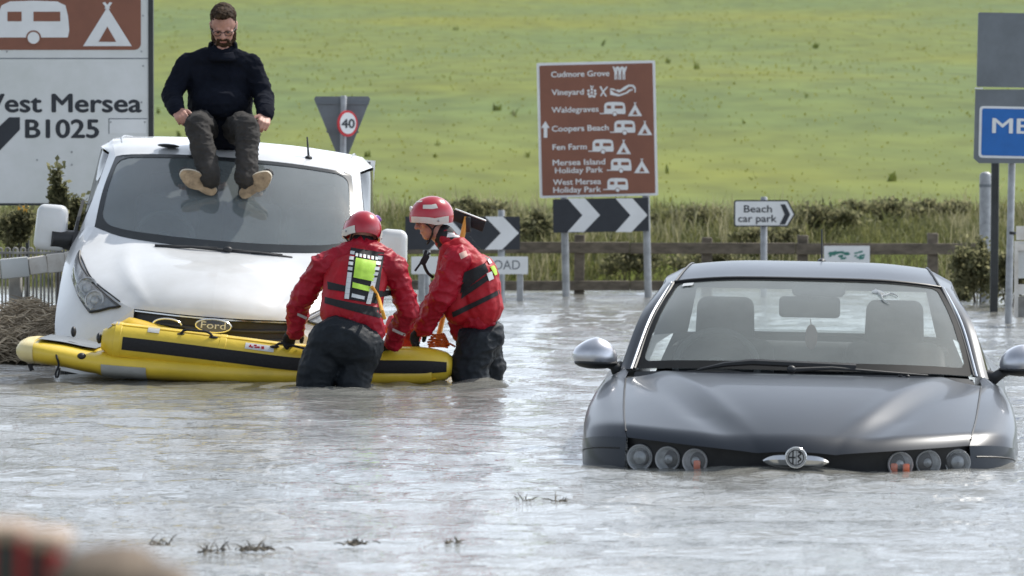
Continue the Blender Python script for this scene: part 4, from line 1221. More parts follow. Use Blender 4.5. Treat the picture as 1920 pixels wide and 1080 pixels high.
def build_car():
    p0 = W(1492, HORIZ, 17.0)
    root = thing('dark_car', 'dark grey saloon car flooded up to its round headlights', 'car', (p0.x, 17.0, -.070), (0, R(1.1), R(-5.0)))
    root.scale = (1.0585,) * 3
    L = local_fn(root)
    mp = M['carpaint']
    def xe(t): return .69 + .077 * max(t, 0) ** .6
    def bonnet(q, t):
        """q 0..1 centre to shut line, t 0..1 front to rear."""
        x = q * xe(t)
        y0 = .03 + .33 * (x / .74) ** 2; y1 = 1.22 + .27 * (x / .78) ** 2
        y = y0 + (y1 - y0) * t
        zc = .178 + .218 * (1 - (1 - t) ** 2.0)
        ze = .202 + .151 * (1 - (1 - t) ** 1.5)
        qc = .22 + .56 * t ** .85
        wq = .13
        cam_ = .010 * (q / max(qc, .05)) ** 2 if q < qc else .010
        zin = zc - cam_
        k = min(max((q - qc) / max(1 - qc, .05), 0), 1)
        zout = zin + (ze - zin) * (k ** .8)
        s = min(max((q - qc + wq / 2) / wq, 0), 1); s = s * s * (3 - 2 * s)
        z = zin * (1 - s) + zout * s
        z += .013 * math.exp(-((q - qc) / .08) ** 2) * min(1, t * 4) * (1 - .5 * t)          # raised crease
        z -= .018 * math.exp(-((q - qc - .15) / .11) ** 2) * min(1, t * 4) * (1 - t) ** .5     # hollow outside it
        if t < .07: z -= .035 * (1 - t / .07) ** 2
        return Vector((x, y, z))
    nq, ntt = 44, 44
    bt = MB(); bt.grid([[bonnet(i / nq, (j / ntt) ** 1.25) for j in range(ntt + 1)] for i in range(nq + 1)], flip=True); bt.mirror()
    bt.build('bonnet', mp, root, ang=180)
    # fenders
    def O(t):
        a = cat([(.885, .60, .13), (.905, .85, .175), (.905, 1.15, .225), (.895, 1.62, .255)], 33)
        return Patch.at(a, t)
    def fend(t, a):
        E = bonnet(1, t) + Vector((.004, 0, 0)); o = O(t)
        if t > .97: pass
        sn, cs = math.sin(a * PI / 2), math.cos(a * PI / 2)
        x = E.x + (o.x - E.x) * sn ** .9
        z = o.z + (E.z - o.z) * cs ** .75
        y = E.y + (o.y - E.y) * (a ** 1.1)
        return Vector((x, y, z + .012 * math.sin(PI * a) * t))
    fn = MB(); fn.grid([[fend(t, a) for a in np.linspace(0, 1, 15)] for t in np.linspace(0, 1, 25)])
    fr = [fend(0, a) for a in np.linspace(0, 1, 15)]
    fn.grid([[p, p + Vector((.004, -.006, -.04)), p + Vector((.006, -.004, -.2)), p + Vector((0, 0, -.5))] for p in fr])
    low = [O(t) for t in np.linspace(0, 1, 18)]
    fn.grid([[p, p + Vector((.004, 0, -.06)), p + Vector((.0, 0, -.5))] for p in low])
    fn.build('fender', mp, root, ang=50); MB().add([(-p[0], p[1], p[2]) for p in fn.v], [f[::-1] for f in fn.f]).build('fender', mp, root, ang=50)
    for k in (1, -1):
        mb = MB(); mb.tube([Vector((k * (p.x + .003), p.y - .007, p.z - .045)) for p in fr[1:]], .0035, 5)
        mb.tube([Vector((k * (bonnet(1, t).x + .002), bonnet(1, t).y, bonnet(1, t).z + .001)) for t in np.linspace(.02, .97, 20)], .0042, 5)
        mb.build('shut_line', M['black'], root)
    # black nose under the bonnet lip
    lip = [bonnet(i / nq, 0) for i in range(nq + 1)]
    mb = MB(); mb.grid([[p + Vector((0, .01, .01)), p + Vector((0, .035, -.03)), p + Vector((0, .03, -.5))] for p in lip]); mb.mirror(); mb.build('grille_panel', M['black'], root, ang=60)
    # lamps: three round lamps a side
    for (px, py, r, kind) in ((1200, 856, 25, 'w'), (1252, 859, 24, 'w2'), (1303, 863, 24, 'a'), (1688, 869, 24, 'a'), (1740, 866, 24, 'w2'), (1795, 865, 25, 'w')):
        x = (px - 1493) / 466
        yl = .03 + .33 * (abs(x) / .74) ** 2 + .018
        c = L(px, py + 2, yl); rr = .96 * r / (FPX / (16.06 + yl))
        n = Vector((.22 * (1 if x > 0 else -1), -1, .04)).normalized(); q = n.to_track_quat('Z', 'Y').to_matrix()
        def lathe(prof, seg=28): return MB().grid([[c + q @ Vector((pr * math.cos(t), pr * math.sin(t), pz)) for t in np.linspace(0, 2 * PI, seg, endpoint=False)] for pr, pz in prof], closed=True)
        hd = lathe([(rr * 1.02, -.03), (rr * 1.06, .004), (rr * 1.0, .010), (rr * .92, .006), (rr * .88, -.004)]).build('headlight', M['lamprim'], root, ang=50)
        if kind == 'w':
            lathe([(rr * .9, -.002), (rr * .80, .002), (rr * .74, -.006), (rr * .62, -.014), (.002, -.02)]).build('reflector', M['lampback'], hd, ang=30)
            lathe([(rr * .6, -.012), (rr * .56, .0), (rr * .5, .006), (.002, .014)]).build('projector', M['lampgrey'], hd)
        else:
            lathe([(rr * .9, -.002), (rr * .7, -.016), (rr * .35, -.026), (.002, -.028)]).build('reflector', M['lampback'], hd, ang=30)
            lathe([(rr * .40, -.024), (rr * .34, -.008), (rr * .2, -.004), (.002, -.003)]).build('bulb', M['lampgrey'], hd)
        if kind == 'a':
            for dx in (-.5, .48):
                if px < 1500 and dx > 0: continue
                mb = MB(); mb.rbox(c + Vector((dx * rr * (1 if px > 1500 else -.35), -.004, -rr * .30)), (rr * .58, .014, rr * .8), .006, 2); mb.build('indicator', M['amber'], hd)
        lathe([(rr * .97, .004), (rr * .9, .009), (rr * .6, .013), (.002, .015)]).build('lens', M['lens'], hd)
    # shield bar and round emblem
    c = L(1492, 866, -.02)
    bar = MB()
    G = []
    for i in range(21):
        u = i / 20 * 2 - 1; x = u * .130; h = .022 * (1 - abs(u) ** 5) + .003
        G.append([Vector((c.x + x, c.y + .02 + .10 * x * x + .006, c.z - h)), Vector((c.x + x, c.y + .005 + .10 * x * x, c.z - h * .6)), Vector((c.x + x, c.y - .002 + .10 * x * x, c.z + h * .3)), Vector((c.x + x, c.y + .012, c.z + h))])
    bar.grid(G, flip=True); bar.build('grille_bar', M['chrome'], root)
    e = L(1492.5, 858, -.045); rr = 19.5 / 470
    bd = MB().prism(circ(e.x, e.z, rr, 40), e.y, e.y + .03).build('emblem', M['lampback'], root, smooth=False)
    mb = MB(); mb.tube([(e.x + rr * .97 * math.cos(t), e.y - .001, e.z + rr * .97 * math.sin(t)) for t in np.linspace(0, 2 * PI, 40)], .0034, 6, caps=False); mb.build('ring', M['chrome'], bd)
    mb = MB(); mb.tube([(e.x + rr * .72 * math.cos(t), e.y - .0015, e.z + rr * .72 * math.sin(t)) for t in np.linspace(0, 2 * PI, 36)], .0020, 6, caps=False)
    mb.prism([(e.x - rr * .36, e.z - rr * .6), (e.x - rr * .22, e.z - rr * .64), (e.x - rr * .22, e.z + rr * .64), (e.x - rr * .36, e.z + rr * .6)], e.y - .003, e.y + .001)
    mb.prism([(e.x - rr * .66, e.z - rr * .07), (e.x - rr * .04, e.z - rr * .07), (e.x - rr * .04, e.z + rr * .07), (e.x - rr * .66, e.z + rr * .07)], e.y - .0034, e.y + .001)
    mb.tube(cat([(e.x + rr * .2, e.y - .003, e.z + rr * .58), (e.x + rr * .46, e.y - .003, e.z + rr * .36), (e.x + rr * .2, e.y - .003, e.z + rr * .12), (e.x + rr * .48, e.y - .003, e.z - rr * .14), (e.x + rr * .22, e.y - .003, e.z - rr * .38), (e.x + rr * .32, e.y - .003, e.z - rr * .6)], 24), [.0028] * 20 + [.002, .0018, .0014, .001], 6)
    mb.prism([(e.x + rr * .01, e.z - rr * .68), (e.x + rr * .05, e.z - rr * .68), (e.x + rr * .05, e.z + rr * .68), (e.x + rr * .01, e.z + rr * .68)], e.y - .0026, e.y + .001)
    mb.build('cross_and_serpent', M['black'], bd, smooth=False)
    # windscreen
    gs = [(.735, 1.60, .385), (.675, 1.92, .59), (.60, 2.23, .752)]
    gb = [(0, 1.34, .405), (.35, 1.37, .405), (.60, 1.48, .397), (.735, 1.60, .385)]
    gt = [(0, 2.12, .782), (.32, 2.135, .779), (.50, 2.18, .766), (.60, 2.23, .752)]
    full = lambda c: [(-p[0], p[1], p[2]) for p in c[::-1]] + list(c[1:])
    scr = Patch(full(gb), full(gt), [(-p[0], p[1], p[2]) for p in gs], gs)
    NV = Vector((0, -.45, .89))
    def sc(u, v, off=0): return scr(u, v) + NV * (off + .022 * math.sin(PI * v) * (1 - .5 * (2 * u - 1) ** 2))
    MB().grid([[sc(i / 40, j / 20) for j in range(21)] for i in range(41)], flip=True).build('windscreen', M['carglass'], root, ang=180)
    inner = rloop(.022, .978, .07, .975, .03, .06, 6)
    Gm = []
    for t in (0, .5, 1):
        row = []
        for (u, v) in inner:
            k = .5 / max(abs(u - .5), abs(v - .5)); U, Vv = .5 + (u - .5) * k, .5 + (v - .5) * k
            row.append(sc(U + (u - U) * t, Vv + (v - Vv) * t, .003))
        Gm.append(row)
    MB().grid(Gm, closed=True, flip=True).build('windscreen_surround', mat('screen_border', (.016, .017, .018), .6, var=.1, spec=.08), root, ang=180)
    mb = MB(); mb.prism([(sc(.045, .94).x, sc(.04, .93).z), (sc(.085, .94).x, sc(.04, .93).z), (sc(.085, .94).x, sc(.04, .975).z), (sc(.045, .94).x, sc(.04, .975).z)], 0, .002)
    a, b = sc(.05, .92, -.004), sc(.095, .965, -.004)
    MB().grid([[sc(u, v, .006) for v in (.915, .955)] for u in (.05, .07, .09)], flip=True).build('sticker', M['reflect'], root)
    def on(px, py): # point on the windscreen seen at a pixel
        best = None
        for i in range(61):
            for j in range(41):
                p = sc(i / 60, j / 40, .006); q = L(px, py, p.y); d = (q - p).length
                if best is None or d < best[0]: best = (d, p)
        return best[1]
    mb = MB()
    for pts, w in ((((1640, 543), (1655, 553), (1672, 550), (1684, 556)), .007), (((1655, 552), (1660, 562), (1664, 572)), .006), (((1638, 546), (1648, 550), (1660, 556)), .010)):
        P = [on(*p) for p in pts]; mb.tube(cat(P, 8), [w * .5, w, w, w * .8, w * .8, w * .7, w * .5, w * .3], 6, flat=.4)
    mb.build('bird_dropping', M['dropping'], root)
    # roof, cant rails, pillars
    body = MB()
    re = [(.60, 2.23, .752), (.565, 2.50, .808), (.545, 2.85, .828), (.535, 3.45, .785)]
    roof = Patch(gt, [(0, 3.45, .81), (.3, 3.45, .807), (.535, 3.45, .785)], [(0, 2.12, .782), (0, 2.45, .835), (0, 2.85, .852), (0, 3.45, .81)], re, soft=True)
    body.grid(roof.grid(16, 22), flip=True)
    po = [(.805, 1.62, .375), (.74, 1.98, .605), (.66, 2.36, .738)]
    body.grid(Patch(gs, po, [(.735, 1.60, .385), (.775, 1.605, .385), (.805, 1.62, .375)], [(.60, 2.23, .752), (.635, 2.30, .752), (.66, 2.36, .738)]).grid(18, 6), flip=False)
    r2 = [(.66, 2.36, .738), (.66, 2.65, .765), (.65, 2.95, .77), (.61, 3.45, .735)]
    body.grid(Patch(re, r2, [(.60, 2.23, .752), (.66, 2.36, .738)], [(.535, 3.45, .785), (.61, 3.45, .735)]).grid(18, 5), flip=False)
    body.grid(Patch([(.535, 3.45, .785), (.58, 3.85, .61), (.62, 4.15, .46)], [(.61, 3.45, .735), (.70, 3.75, .60), (.78, 3.95, .45)], [(.535, 3.45, .785), (.61, 3.45, .735)], [(.62, 4.15, .46), (.78, 3.95, .45)]).grid(10, 5), flip=False)
    # lower sides and boot
    st = [((.815, 1.60, .365), (.895, 1.62, .255)), ((.835, 2.2, .39), (.905, 2.2, .26)), ((.83, 3.0, .42), (.905, 3.0, .28)), ((.78, 3.95, .45), (.89, 3.95, .30)), ((.71, 4.60, .44), (.83, 4.60, .30))]
    body.grid([[Vector(a), Vector(a).lerp(Vector(b), .55) + Vector((.02, 0, .02)), Vector(b), Vector((b[0] - .01, b[1], -.02)), Vector((b[0] - .04, b[1], -.5))] for a, b in st])
    body.grid([[(0, 4.22, .47), (0, 4.45, .475), (0, 4.62, .44), (0, 4.66, .1), (0, 4.6, -.5)], [(.4, 4.2, .47), (.4, 4.45, .47), (.42, 4.61, .43), (.45, 4.65, .1), (.45, 4.6, -.5)], [(.62, 4.15, .46), (.68, 4.4, .45), (.71, 4.60, .44), (.86, 4.60, .1), (.84, 4.55, -.5)], [(.78, 3.95, .45), (.76, 4.3, .45), (.71, 4.6, .44), (.86, 4.6, .1), (.84, 4.55, -.5)]], flip=True)
    # shoulder between bonnet rear corner and pillar foot
    body.grid([[fend(1, a) + Vector((0, 0, .0)) for a in np.linspace(0, 1, 10)], [Vector((.765 + .06 * s_, 1.60 + .01 * s_, .375)).lerp(Vector((.895, 1.62, .255)), max(0, (s_ - .35) / .65)) + Vector((0, 0, .012 * math.sin(PI * s_))) for s_ in np.linspace(0, 1, 10)]])
    body.mirror(); body.build('body', mp, root, ang=45)
    # cowl between bonnet and screen
    mb = MB(); mb.grid([[bonnet(i / 12, 1) + Vector((0, .0, -.006)), Vector((bonnet(i / 12, 1).x * .985, bonnet(i / 12, 1).y + .07, bonnet(i / 12, 1).z - .028)), Patch.at(cat(gb, 40), i / 12) + Vector((0, -.004, -.01))] for i in range(13)], flip=True); mb.mirror(); mb.build('cowl', M['greyplastic'], root)
    for k in (1, -1):
        sm = MB(); sm.tube([(p.x * k, p.y, p.z + .003) for p in cat(re, 14)], .005, 5)
        sm.tube([(p.x * k * 1.005, p.y - .004, p.z + .004) for p in cat(gs, 14)], .006, 5)
        sm.build('roof_seam', M['black'], root)
    for k in (1, -1): MB().tube([(p.x * k * .985, p.y - .008, p.z + .006) for p in cat([tuple(Vector(a).lerp(Vector(b), .42)) for a, b in zip(gs, po)], 14)], .005, 5).build('pillar_trim', M['chrome'], root)
    sm = MB(); sm.tube([p + NV * .006 for p in cat(full(gt), 30)], .006, 5); sm.build('screen_seal', M['black'], root)
    # side glass, rear glass
    for k in (1, -1):
        f = lambda p: (p[0] * k, p[1], p[2])
        G = Patch([f((.81, 1.64, .375)), f((.83, 2.2, .395)), f((.825, 3.0, .425)), f((.78, 3.9, .45))], [f(p) for p in (po[0], po[1], po[2], r2[1], r2[2], r2[3])] , [f((.81, 1.64, .375)), f(po[0])], [f((.78, 3.9, .45)), f(r2[3])]).grid(24, 6)
        MB().grid(G, flip=(k > 0)).build('side_window', M['sideglass'], root, ang=180)
    rg = Patch([(-.62, 4.15, .46), (0, 4.22, .47), (.62, 4.15, .46)], [(-.535, 3.45, .785), (0, 3.45, .81), (.535, 3.45, .785)], [(-.62, 4.15, .46), (-.58, 3.85, .61), (-.535, 3.45, .785)], [(.62, 4.15, .46), (.58, 3.85, .61), (.535, 3.45, .785)])
    MB().grid(rg.grid(16, 8), flip=False).build('rear_window', M['lens'], root, ang=180)
    # interior
    mb = MB(); mb.grid([[(x, 1.48 + .22 * x * x, .32), (x, 1.75, .345 + .02 * math.exp(-((x + .42) / .2) ** 2)), (x, 1.98, .325), (x, 2.05, .2), (x, 2.0, -.1)] for x in np.linspace(-.78, .78, 17)]); mb.ell((-.40, 1.93, .335), (.19, .10, .045)); mb.build('dashboard', M['dash'], root)
    for x, w in ((-.385, .30), (.40, .30)):
        mb = MB(); mb.rbox((x, 2.72, .55), (w * .93, .11, .26), .045, 4)
        mb.rbox((x, 2.70, .28), (w * 1.55, .15, .42), .07, 4); mb.rbox((x, 2.45, .04), (w * 1.5, .5, .14), .05, 3)
        for i, v in enumerate(mb.v):
            v = Vector(v); v.x = x + (v.x - x) * (1 - .28 * max(0, v.z - .45)); v.y += .12 * (v.z - .3); mb.v[i] = tuple(v)
        mb.build('front_seat', M['seat'], root)
    mb = MB(); mb.rbox((0, 3.55, .28), (1.3, .16, .34), .06, 3); mb.rbox((0, 3.9, .40), (1.35, .5, .03), .01, 2); mb.rbox((0, 3.2, .0), (1.4, .6, .16), .05, 3); mb.build('rear_seat', M['seat'], root)
    mb = MB(); mb.box((0, 2.8, -.06), (1.7, 2.6, .02)); mb.build('cabin_floor', M['black'], root)
    mb = MB(); mb.grid([[(x, 2.2, .735), (x, 2.8, .805), (x, 3.4, .765)] for x in np.linspace(-.54, .54, 7)]); mb.build('headlining', mat('headlining_cloth', (.30, .30, .29), .9, var=.08), root)
    mb = MB(); c = Vector((-.40, 2.14, .375)); mb.tube([c + Vector((.185 * math.cos(t), .06 * math.sin(t), .165 * math.sin(t))) for t in np.linspace(0, 2 * PI, 30)], .016, 8, caps=False); mb.cap(c, .05, c + Vector((0, -.03, 0)), .05); mb.tube([c + Vector((-.18, 0, .02)), c + Vector((.18, 0, .02))], .015, 6); mb.build('steering_wheel', M['greyplastic'], root)
    c = L(1518, 576, 2.16); mb = MB(); mb.rbox(c, (.275, .04, .095), .035, 4); mb.tube([c, c + Vector((0, -.02, .07))], .012, 6); mb.build('rear_view_mirror', M['black'], root)
    c = L(1535, 540, 2.13); mb = MB(); mb.rbox(c + Vector((0, .03, -.01)), (.24, .10, .06), .025, 3); mb.build('sensor_housing', M['greyplastic'], root)
    c = L(1521, 632, 2.15); mb = MB(); mb.ell(c, (.028, .006, .058)); mb.tube([c + Vector((0, 0, .05)), L(1519, 598, 2.16)], .002, 5); mb.build('air_freshener', mat('air_freshener_card', (.14, .06, .05), .8, var=.1), root)
    # wipers
    def wp(pts, rad): 
        mb = MB(); mb.tube([L(px, py, y) for px, py, y in pts], rad, 6); return mb
    w = wp(((1312, 692, 1.36), (1360, 683, 1.32), (1410, 679, 1.28), (1605, 688, 1.30)), [.004, .011, .014, .014]); w.tube([L(1308, 694, 1.36), L(1420, 677, 1.29), L(1600, 683, 1.31)], .005, 5); w.build('wiper', M['black'], root)
    w = wp(((1480, 694, 1.26), (1560, 690, 1.27), (1660, 698, 1.31), (1740, 704, 1.36)), [.012, .007, .005, .004]); w.build('wiper', M['black'], root)
    mb = MB(); mb.ell(L(1484, 693, 1.25), (.02, .018, .018)); mb.build('wiper_spindle', M['black'], root)
    for px, py in ((1688, 705), (1702, 706)): MB().ell(L(px, py, 1.33), (.010, .012, .008)).build('washer_jet', M['black'], root)
    c = L(1541, 487, 3.25); mb = MB(); mb.ell(c + Vector((0, 0, -.01)), (.022, .05, .018)); mb.tube([c + Vector((0, 0, -.01)), L(1541, 430, 3.30)], [.0045, .003], 6); mb.build('aerial', M['black'], root)
    # door mirrors
    for (x0, y0, x1, y1, k) in ((1075, 632, 1160, 700, -1), (1872, 646, 1962, 714, 1)):
        c = L((x0 + x1) / 2, (y0 + y1) / 2, 1.66)
        hx = (x1 - x0) / 2 / 427; hz = (y1 - y0) / 2 / 427
        mb = MB(); mb.ell((0, 0, 0), (hx, .085, hz), nu=28, nv=20)
        for i, v in enumerate(mb.v):
            v = Vector(v); a = v.x * k / hx    # a>0 toward the outside
            v.z *= 1 - .24 * max(0, a) - .0 * a; v.z += -.012 * max(0, -a)
            if v.z < -hz * .45: v.z = -hz * .45 + (v.z + hz * .45) * .55
            v.x = v.x * (1.05 if a > 0 else .95)
            if v.y > .03: v.y = .03 + (v.y - .03) * .2
            mb.v[i] = tuple(v + c)
        mr = mb.build('door_mirror', M['mirror_silver'], root, ang=180)
        mb = MB(); mb.ell(c + Vector((.0 * k, .0, -hz * .40)), (hx * .97, .084, hz * .36), nu=24, nv=12); mb.build('lower_shell', M['black'], mr)
        mb = MB(); mb.ell(c + Vector((.004 * k, .042, 0)), (hx * .85, .008, hz * .78), nu=24, nv=10); mb.build('glass', M['chrome'], mr)
        mb = MB(); e = Vector((.815 * k, 1.72, .375)); s0 = c + Vector((-hx * .75 * k, .01, -hz * .52)); mb.tube([s0 + Vector((.03 * k, 0, .0)), s0, s0.lerp(e, .6) + Vector((0, 0, -.006)), e], [.014, .022, .026, .04], 10); mb.build('arm', M['greyplastic'], mr)
    return root
CAR = build_car()
# ================================================================== people
def blob(prims, voxel, smooth=3, fold=None, seed=0):
    """one continuous surface from overlapping tapered pieces -> vertices, faces."""
    mb = MB()
    for p in prims:
        if p[0] == 'c': mb.cap(*p[1:])
        elif p[0] == 'e': mb.ell(p[1], p[2], p[3] if len(p) > 3 else None, 18, 12)
        elif p[0] == 'b': mb.rbox(p[1], p[2], p[3], 3, p[4] if len(p) > 4 else None)
    me = bpy.data.meshes.new('tmp'); me.from_pydata(mb.v, [], mb.f); me.update()
    o = bpy.data.objects.new('tmp', me); COL.objects.link(o)
    m = o.modifiers.new('r', 'REMESH'); m.mode = 'VOXEL'; m.voxel_size = voxel; m.adaptivity = 0
    s = o.modifiers.new('s', 'SMOOTH'); s.factor = .5; s.iterations = smooth
    dg = bpy.context.evaluated_depsgraph_get(); dg.update()
    e = o.evaluated_get(dg); em = e.to_mesh()
    nv = len(em.vertices)
    co = np.empty(nv * 3, np.float32); em.vertices.foreach_get('co', co); co = co.reshape(-1, 3)
    no = np.empty(nv * 3, np.float32); em.vertex_normals.foreach_get('vector', no); no = no.reshape(-1, 3)
    f = [tuple(p.vertices) for p in em.polygons]
    e.to_mesh_clear(); bpy.data.objects.remove(o); bpy.data.meshes.remove(me)
    if fold:
        amp, sc = fold
        d = np.empty(nv)
        off = Vector((seed * 3.7, seed * 1.3, seed * 7.1))
        S = Vector(sc)
        for i in range(nv):
            p = Vector((float(co[i, 0]) * S.x, float(co[i, 1]) * S.y, float(co[i, 2]) * S.z)) + off
            a = noise.noise(p); b = noise.noise(p * 2.1 + Vector((5, 5, 5)))
            c = noise.noise(p * 3.3 + Vector((9, 2, 4)))
            d[i] = (1 - min(1, 2.2 * abs(a))) ** 1.6 * .85 + (1 - min(1, 2.2 * abs(b))) ** 2 * .55 + (1 - min(1, 2.2 * abs(c))) ** 2 * .22 - .5
        co = co + no * (amp * d)[:, None]
    r = MB(); r.v = [tuple(map(float, c)) for c in co]; r.f = f
    return r
def bvh(mb): return BVHTree.FromPolygons([Vector(v) for v in mb.v], mb.f)

def hand(wr, knuck, palm_n, side, curl, scale=1.0, thick=1.0, thumb_curl=.5, grip=None):
    """capsules of a palm, four bent fingers of different length and a thumb.
    wr wrist, knuck middle knuckle, palm_n direction the palm faces, side = direction of the thumb."""
    wr, knuck = Vector(wr), Vector(knuck)
    f = (knuck - wr).normalized(); n = Vector(palm_n); n = (n - f * n.dot(f)).normalized()
    s = Vector(side); s = (s - f * s.dot(f) - n * s.dot(n)).normalized()
    k = scale; P = []
    L = (knuck - wr).length
    for i, (o, ln) in enumerate(((.030, .95), (.010, 1.0), (-.011, .97), (-.030, .88))):
        b = wr + f * (L * ln) + s * (o * k)
        P.append(('c', wr + s * (o * k * .55), .016 * k * thick, b, .0115 * k * thick))
        fl = (.074, .082, .076, .060)[i] * k
        d = f.copy(); p = b; ax = f.cross(n)
        for j, fr in enumerate((.46, .31, .23)):
            a = curl[j] * (1 + .10 * (i - 1.5))
            rot = Matrix.Rotation(a, 3, ax)
            d = rot @ d
            q = p + d * (fl * fr)
            P.append(('c', p, (.0100 - .0008 * j) * k * thick, q, (.0092 - .0010 * j) * k * thick)); p = q
    b = wr + f * (L * .32) + s * (.024 * k)
    d = (f * .62 + s * .75 + n * .25).normalized(); ax = d.cross(n)
    q = b + d * (.040 * k); P.append(('c', b, .0145 * k * thick, q, .0115 * k * thick))
    d2 = (d * .75 + f * .45 - s * .25 * thumb_curl + n * .45 * thumb_curl).normalized(); q2 = q + d2 * (.030 * k); P.append(('c', q, .0115 * k * thick, q2, .0100 * k * thick))
    d3 = (d2 + f * .2 - s * .5 * thumb_curl + n * .3 * thumb_curl).normalized(); q3 = q2 + d3 * (.022 * k); P.append(('c', q2, .0100 * k * thick, q3, .0080 * k * thick))
    return P

def head(c, fw, up, sc=1.0):
    """prims of a head: c centre of the skull, fw facing, up crown."""
    fw = Vector(fw).normalized(); up = Vector(up); up = (up - fw * up.dot(fw)).normalized(); rt = fw.cross(up)
    Q = Matrix((rt, fw, up)).transposed()
    T = lambda x, y, z: Vector(c) + Q @ Vector((x * sc, y * sc, z * sc))
    P = [('e', T(0, -.008, .025), (.076, .095, .090), Q), ('e', T(0, .022, -.045), (.060, .066, .078), Q), ('e', T(0, .048, -.095), (.036, .036, .028), Q),
         ('c', T(-.030, .078, .012), .012, T(.030, .078, .012), .012),
         ('c', T(0, .086, .004), .010, T(0, .108, -.030), .0135), ('c', T(-.013, .092, -.036), .0085, T(.013, .092, -.036), .0085),
         ('c', T(-.018, .082, -.063), .0085, T(.018, .082, -.063), .0085), ('c', T(-.015, .080, -.075), .008, T(.015, .080, -.075), .008),
         ('e', T(-.044, .055, -.022), (.022, .024, .022), Q), ('e', T(.044, .055, -.022), (.022, .024, .022), Q)]
    for k in (-1, 1):
        P.append(('e', T(.076 * k, -.012, -.010), (.010, .020, .032), Q)); P.append(('e', T(.080 * k, -.018, .006), (.008, .016, .016), Q))
    P = [('e', p[1], tuple(r_ * sc for r_ in p[2]), p[3]) if p[0] == 'e' else ('c', p[1], p[2] * sc, p[3], p[4] * sc) for p in P]
    return P, T, Q

def torso(j, t, flare=0, w=1.0):
    PV, CH, NK, SL, SR, HL, HR = (Vector(j[k]) for k in ('pelvis', 'chest', 'neck', 'shL', 'shR', 'hipL', 'hipR'))
    lat = (SR - SL).normalized()
    P = []
    for k in (-1, 1):
        P.append(('c', PV + lat * .075 * k * w, .125 + t + flare, CH + lat * .085 * k * w, .128 + t))
        P.append(('c', CH + lat * .10 * k * w, .115 + t, (SR if k > 0 else SL) - lat * k * .02, .072 + t))
        P.append(('c', (SR if k > 0 else SL) - lat * k * .03, .066 + t, NK - (NK - CH).normalized() * .03, .058 + t))
    P.append(('c', PV, .13 + t + flare, CH, .135 + t))
    return P
def limb(pts, rs, t): return [('c', pts[i], rs[i] + t, pts[i + 1], rs[i + 1] + t) for i in range(len(pts) - 1)]

def projector(tree, s, lift=.006):
    """lays a strip on a body: pixel rows -> points on the surface met along +Y."""
    def hit(p):
        h, n, _, _ = tree.ray_cast(Vector((p.x, p.y - 2, p.z)), Vector((0, 1, 0)))
        return h
    def strip(rows):
        """rows: list of (pixel a, pixel b) pairs across; returns MB of a lifted sheet."""
        G = []; m = max(5, int(max(abs(b[0] - a[0]) for a, b in rows) / 4))
        for (a, b) in rows:
            row = []
            for t in np.linspace(0, 1, m):
                px, py = a[0] + (b[0] - a[0]) * t, a[1] + (b[1] - a[1]) * t
                p = W(px, py, s); h = hit(p)
                if h is None: h = row[-1] + Vector((0, lift, 0)) if row else Vector((p.x, s, p.z))
                row.append(h + Vector((0, -lift, 0)))
            G.append(row)
        return G
    return strip
def lerp_rows(quad, n):
    a, b, c, d = quad   # a-b top edge, d-c bottom edge
    L = lambda p, q, t: (p[0] + (q[0] - p[0]) * t, p[1] + (q[1] - p[1]) * t)
    return [(L(a, d, t), L(b, c, t)) for t in np.linspace(0, 1, n)]
def sheet(G, th=.003):
    mb = MB(); mb.grid(G, flip=True)
    n, m = len(G), len(G[0])
    per = [G[0][j] for j in range(m)] + [G[i][m - 1] for i in range(1, n)] + [G[n - 1][j] for j in range(m - 2, -1, -1)] + [G[i][0] for i in range(n - 2, 0, -1)]
    mb.grid([per, [p + Vector((0, th + .006, 0)) for p in per]], closed=True)
    return mb

